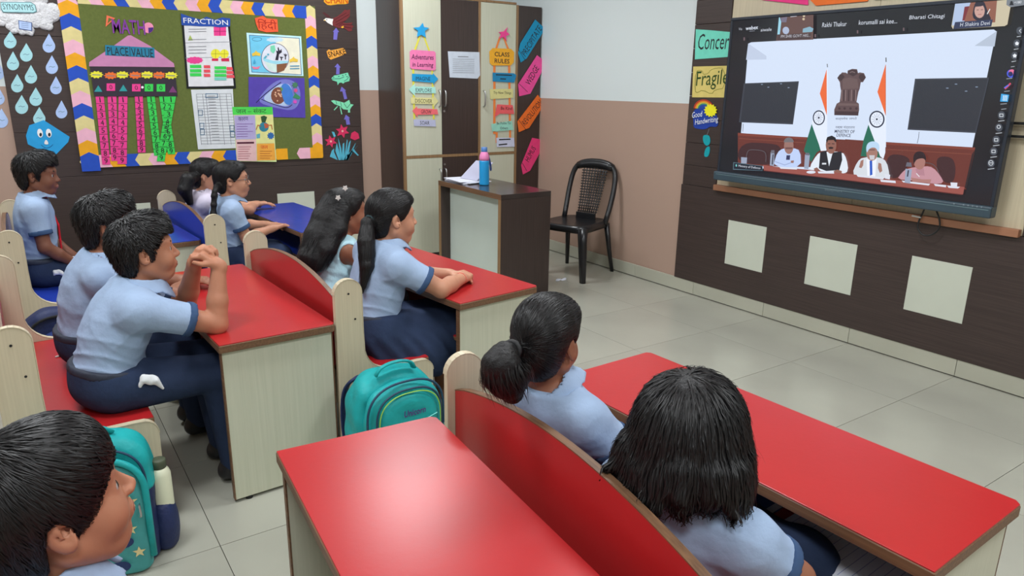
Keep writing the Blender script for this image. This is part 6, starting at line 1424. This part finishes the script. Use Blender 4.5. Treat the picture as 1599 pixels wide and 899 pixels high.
MB().tube(smooth_pts(arch(.119, .03, .415, -.126), 1), .0022, 6).build('piping', LIME, fp, smooth=True)
MB().tube(smooth_pts([(-.075, -.015, .455), (-.06, -.02, .485), (0, -.022, .498), (.06, -.02, .485), (.075, -.015, .455)], 2), .013, 8, flat=.45).build('handle', TEAL, b1, smooth=True)
MB().tube(smooth_pts([(-.10, .09, .42), (-.13, .13, .38), (-.14, .14, .25), (-.13, .12, .08)], 2), .022, 8, flat=.3).build('shoulder_strap', NAVB, b1, smooth=True)
MB().tube(smooth_pts([(.10, .09, .42), (.13, .13, .38), (.14, .14, .25), (.13, .12, .08)], 2), .022, 8, flat=.3).build('shoulder_strap', NAVB, b1, smooth=True)
for x, z in ((-.150, .26), (.150, .25)): MB().tube([(x, -.10, z), (x - .004, -.108, z - .035)], .004, 6).build('zip_puller', STEEL, b1)
BF = Plane((0, -.1375, 0), (1, 0, 0), (0, 0, 1), (0, -1, 0))
text_obj('lettering', 'Unicorn', mat('purple_print', rgb(76, 44, 120), .6), BF, .010, .345, w=.085, h=.024, d=.0015, parent=b1, shear=.15, bold=.02)
MB().tube([(-.085, -.1365, .268), (.100, -.1365, .318)], .0016, 6).build('piping', mat('pale_piping', rgb(120, 220, 214), .5), fp)
# teal and navy bag with stars
b2 = empty('backpack', (-3.868, -1.690, 0), R(-14)); tag(b2, 'teal and navy school backpack with pale stars beside the red bench end', 'backpack')
S_ = Sculpt(); S_.add(bag_body(.150, .078, .415, .02, seed=4.0)); link('main_body', S_.mesh('main_body', .006), NAVB, b2)
S_ = Sculpt(); S_.add(bag_body(.153, .082, .43, .02, seed=4.0)); S_.cut(lambda P: .24 - P[..., 2], .01); link('top_panel', S_.mesh('top_panel', .006), TEAL, b2)
S_ = Sculpt(); S_.add(bag_body(.138, .034, .38, -.072, seed=5.0, wob=.003)); fp = link('front_pocket', S_.mesh('front_pocket', .005), TEAL2, b2)
MB().tube(smooth_pts(arch(.140, .05, .385, -.088), 1), .010, 8).build('pocket_piping', TEAL, fp, smooth=True)
MB().tube(smooth_pts(arch(.140, .12, .405, -.060), 1), .004, 6).build('zip', ZIP, b2, smooth=True)
MB().tube(smooth_pts([(-.05, .0, .43), (-.04, -.01, .455), (.03, -.01, .46), (.06, .0, .43)], 2), .013, 8, flat=.5).build('handle', TEAL, b2, smooth=True)
MB().tube(smooth_pts([(.118, -.09, .235), (.122, -.106, .228), (.124, -.110, .20), (.120, -.106, .195)], 1), .003, 6).build('zip_puller', STEEL, b2)
BF2 = Plane((0, -.1055, 0), (1, 0, 0), (0, 0, 1), (0, -1, 0)); CRE = mat('cream_print', rgb(206, 192, 140), .7); OVB = mat('navy_print', rgb(30, 48, 92), .7)
pr = Print(BF2, .001)
for x, z, r_ in ((.100, .250, .021), (.090, .160, .020), (.105, .080, .019), (-.02, .21, .019), (-.04, .11, .018), (0, .29, .016)): pr.poly([(x + a, z - b) for a, b in star(0, 0, r_)], CRE, False)
for x, z, rx in ((.070, .305, .034), (.062, .208, .030), (.065, .120, .030), (.05, .040, .028), (-.07, .26, .026), (-.08, .16, .026)):
    pr.poly(ell(x, z, rx, .019, 18), OVB, False)
pr.build('print', b2)
MB().lathe([(.030, .0), (.031, .02), (.031, .17), (.026, .185), (.018, .195)], 18, Matrix.Translation((.168, .03, .085))).build('flask', mat('cream_plastic', rgb(206, 206, 180), .35), b2, smooth=True)
MB().lathe([(.021, .0), (.021, .025), (.019, .028)], 18, Matrix.Translation((.168, .03, .278))).build('flask_cap', mat('olive_cap', rgb(74, 80, 62), .5), b2, smooth=True)
S_ = Sculpt(); S_.add(ell_fn((.165, .03, .08), (.042, .055, .11)), 0); S_.cut(lambda P: P[..., 2] - .165, .01); S_.cut(lambda P: .004 - P[..., 2], .01); link('side_pocket', S_.mesh('side_pocket', .006), NAVB, b2)
# navy bag with pale flowers
b3 = empty('backpack', (-3.875, -.26, 0), R(8)); tag(b3, 'navy backpack with pale flower print behind the red bench', 'backpack')
S_ = Sculpt(); S_.add(bag_body(.14, .075, .44, .02, seed=6.0)); link('main_body', S_.mesh('main_body', .007), NAVB, b3)
S_ = Sculpt(); S_.add(bag_body(.118, .034, .36, -.066, seed=7.0)); fp = link('front_pocket', S_.mesh('front_pocket', .006), mat('blue_nylon', rgb(38, 56, 112), .6, .3, .1, (20, 20, 20), bump=.3, bscale=40), b3)
MB().tube(smooth_pts(arch(.132, .2, .418, -.05), 1), .006, 6).build('zip', GREYDARK, b3, smooth=True)
BF3 = Plane((0, -.0995, 0), (1, 0, 0), (0, 0, 1), (0, -1, 0)); pr = Print(BF3, .0012); PEA = mat('peach_print', rgb(222, 192, 160), .7)
for x, z, r_, n_ in ((.01, .30, .024, 5), (.03, .215, .030, 6), (-.06, .25, .018, 5), (.08, .27, .016, 5), (-.05, .16, .02, 5)): pr.poly([(x + a, z - b) for a, b in star(0, 0, r_, .5, n_, .4)], PEA, False)
pr.build('print', b3)
# ------------------------------------------------------------------ teacher's desk top
bt = empty('water_bottle', (-1.115, .49, .735)); tag(bt, 'blue plastic bottle with a pink shoulder on the teacher desk', 'bottle')
BLUP = mat('blue_plastic', rgb(36, 150, 210, 1.2), .25, .5, .03)
MB().lathe([(.030, 0), (.037, .004), (.037, .012), (.036, .09), (.037, .17), (.036, .178)], 28).build('body', BLUP, bt, smooth=True)
MB().lathe([(.036, .1785), (.0365, .195), (.034, .215), (.026, .235), (.022, .240)], 28).build('shoulder', mat('pink_plastic', rgb(222, 130, 180, 1.2), .3, .5, .03), bt, smooth=True)
MB().lathe([(.022, .2405), (.0225, .243), (.0225, .270), (.020, .273)], 24).build('cap', mat('steel_blue_plastic', rgb(84, 128, 190, 1.1), .35, .5, .03), bt, smooth=True)
MB().tube(smooth_pts([(.024, -.008, .235), (.036, -.01, .20), (.05, -.012, .15), (.055, -.012, .11), (.046, -.012, .10), (.042, -.01, .15), (.038, -.008, .195)], 2), .004, 6).build('strap', mat('blue_strap', rgb(34, 60, 120), .6), bt, smooth=True)
nb_ = empty('open_notebook', (-1.13, .72, .735)); tag(nb_, 'open white notebook with one cover raised on the teacher desk', 'book')
PAGE = mat('white_page', rgb(206, 208, 218), .7, .2, .03); PAGE2 = mat('lilac_page', rgb(172, 172, 192), .7, .2, .03)
for i, (a, dx, dy) in enumerate(((0, 0, 0), (7, .012, -.015), (-5, -.01, .01))):
    MB().box(-.105, .105, -.145, .145, .0008 + .006 * i, .006 + .006 * i, Matrix.Translation((dx, dy, 0)) @ Matrix.Rotation(R(a), 4, 'Z')).build('page_block', PAGE, nb_, .001, 1)
MB().box(-.10, .10, 0, .20, 0, .003, Matrix.Translation((.0, -.035, .0195)) @ Matrix.Rotation(R(8), 4, 'Z') @ Matrix.Rotation(R(-90), 4, 'Z') @ Matrix.Rotation(R(38), 4, 'X')).build('raised_cover', PAGE2, nb_)
# ------------------------------------------------------------------ things in and on the school desks
def book(name, label, cat, loc, rz, w, l, t, cover, group):
    o = empty(name, loc, R(rz)); tag(o, label, cat, group)
    MB().box(-w / 2 + .002, w / 2 - .002, -l / 2 + .002, l / 2 - .002, .0012, t - .0012).build('pages', PAGE, o)
    for z in (0, t - .0012): MB().box(-w / 2, w / 2, -l / 2, l / 2, z, z + .0012).build('cover', cover, o)
    MB().box(w / 2 - .001, w / 2 + .0008, -l / 2, l / 2, 0, t).build('spine', cover, o)
dz = .4228
stack = [('grey-white notebook at the bottom of the pile in the front desk shelf', rgb(186, 186, 180), .016, -2.545, -2.56, -8), ('yellow book lying on the grey notebook in the front desk shelf', rgb(206, 160, 60), .014, -2.53, -2.56, -4), ('magenta book in the middle of the pile in the front desk shelf', rgb(176, 60, 130), .014, -2.525, -2.555, -6), ('violet book in the pile in the front desk shelf', rgb(104, 70, 150), .012, -2.52, -2.56, 3), ('orange-red book near the top of the pile in the front desk shelf', rgb(176, 66, 44), .018, -2.51, -2.57, 6), ('dark blue book on top of the pile in the front desk shelf', rgb(46, 54, 96), .018, -2.505, -2.575, 9)]
for lb, c_, t_, x, y, a in stack:
    book('textbook', lb, 'book', (x, y, dz), a, .17, .24, t_, mat('cover_%d' % int(sum(c_) * 1e4), c_, .5), 'books in the front desk shelf'); dz += t_ + .0005
book('textbook', 'blue book alone in the middle of the front desk shelf', 'book', (-2.50, -2.94, .4228), 4, .17, .22, .03, mat('cover_blue', rgb(36, 66, 120), .5), 'books in the front desk shelf')
nt_ = empty('ruled_notebook', (-2.505, -3.235, .4228), R(3)); tag(nt_, 'ruled exercise book lying open at the near end of the front desk shelf', 'book')
for i in range(3): MB().box(-.115 + .003 * i, .11, -.16, .15 - .004 * i, .0005 + .005 * i, .005 + .005 * i).build('page_block', PAGE, nt_, .0008, 1)
for i in range(14): MB().box(-.10, .10, -.15 + .021 * i, -.149 + .021 * i, .0152, .0155).build('ruled_line', mat('blue_rule', rgb(110, 120, 170), .7), nt_)
o = empty('pencil', (-3.88, -.75, SEAT_H + .004), R(18)); tag(o, 'dark pencil lying on the red bench seat', 'pencil')
MB().tube([(-.02, 0, 0), (.075, 0, 0)], .0037, 6).build('shaft', mat('dark_red_lacquer', rgb(60, 20, 26), .35), o); MB().tube([(-.032, 0, 0), (-.02, 0, 0)], [.003, .0038], 6).build('end_cap', mat('cap_white', (0.6, 0.58, 0.55), .5), o)
SC_ = Sculpt(); SC_.add(ell_fn((0, 0, .002), (.055, .030, .004)), 0); SC_.warp(lambda P: (.004 * np.sin(P[..., 0] * 90) * np.sin(P[..., 1] * 110)).astype(np.float32)); SC_.cut(lambda P: .0005 - P[..., 2])
o = link('paper_scrap', SC_.mesh('paper_scrap', .003), PAGE); o.location = (-.576, .225, 0); tag(o, 'torn white paper scrap on the floor by the plastic chair', 'paper')
o = empty('notepad', (-3.735, .43, .50), R(-5)); tag(o, 'white notepad resting on the lap of the upright boy', 'paper')
for i in range(2): MB().box(-.055, .055, -.03, .03, .003 * i, .003 * i + .0025, Matrix.Rotation(R(40), 4, 'X')).build('sheet', PAGE, o)
# small worn things
def hanky(label, c, s=1.0, seed=0):
    S_ = Sculpt(); S_.add(ell_fn((0, 0, 0), (.024 * s, .008 * s, .014 * s), rotm(0, -25)), 0); S_.add(cone_fn((.014 * s, -.002, -.006 * s), (.030 * s, -.001, -.032 * s), .011 * s, .003 * s), .006); S_.add(cone_fn((-.014 * s, -.002, .0), (-.022 * s, 0, -.014 * s), .009 * s, .004 * s), .004); S_.warp(lambda P: (.0016 * np.sin(P[..., 0] * 210 + P[..., 2] * 90 + seed)).astype(np.float32))
    o = link('handkerchief', S_.mesh('handkerchief', .0035), mat('white_cotton', rgb(212, 214, 216), .9)); o.location = c; tag(o, label, 'cloth', 'handkerchiefs in pockets')
hanky('white handkerchief poking from the trouser pocket of the boy with clasped hands', (-3.672, -1.493, .492), 1.25); hanky('white handkerchief at the waist of the upright boy in the corner', (-3.825, .375, .462), 1.0, 2)
HC = mat('pale_clip', (0.7, 0.66, 0.62), .3)
for lb, c in (('pale flower clip high on the long-haired girl', AY(537, 293, -.838)), ('pale flower clip lower on the long-haired girl', AY(526, 308, -.838))):
    o = MB().prism(star(0, 0, .014, .6, 5), lambda u, v, d: (c[0] + u, c[1] - .012 - d, c[2] + v), 0, .006).build('hair_clip', HC, None, .001, 1); tag(o, lb, 'hair clip', 'hair clips')
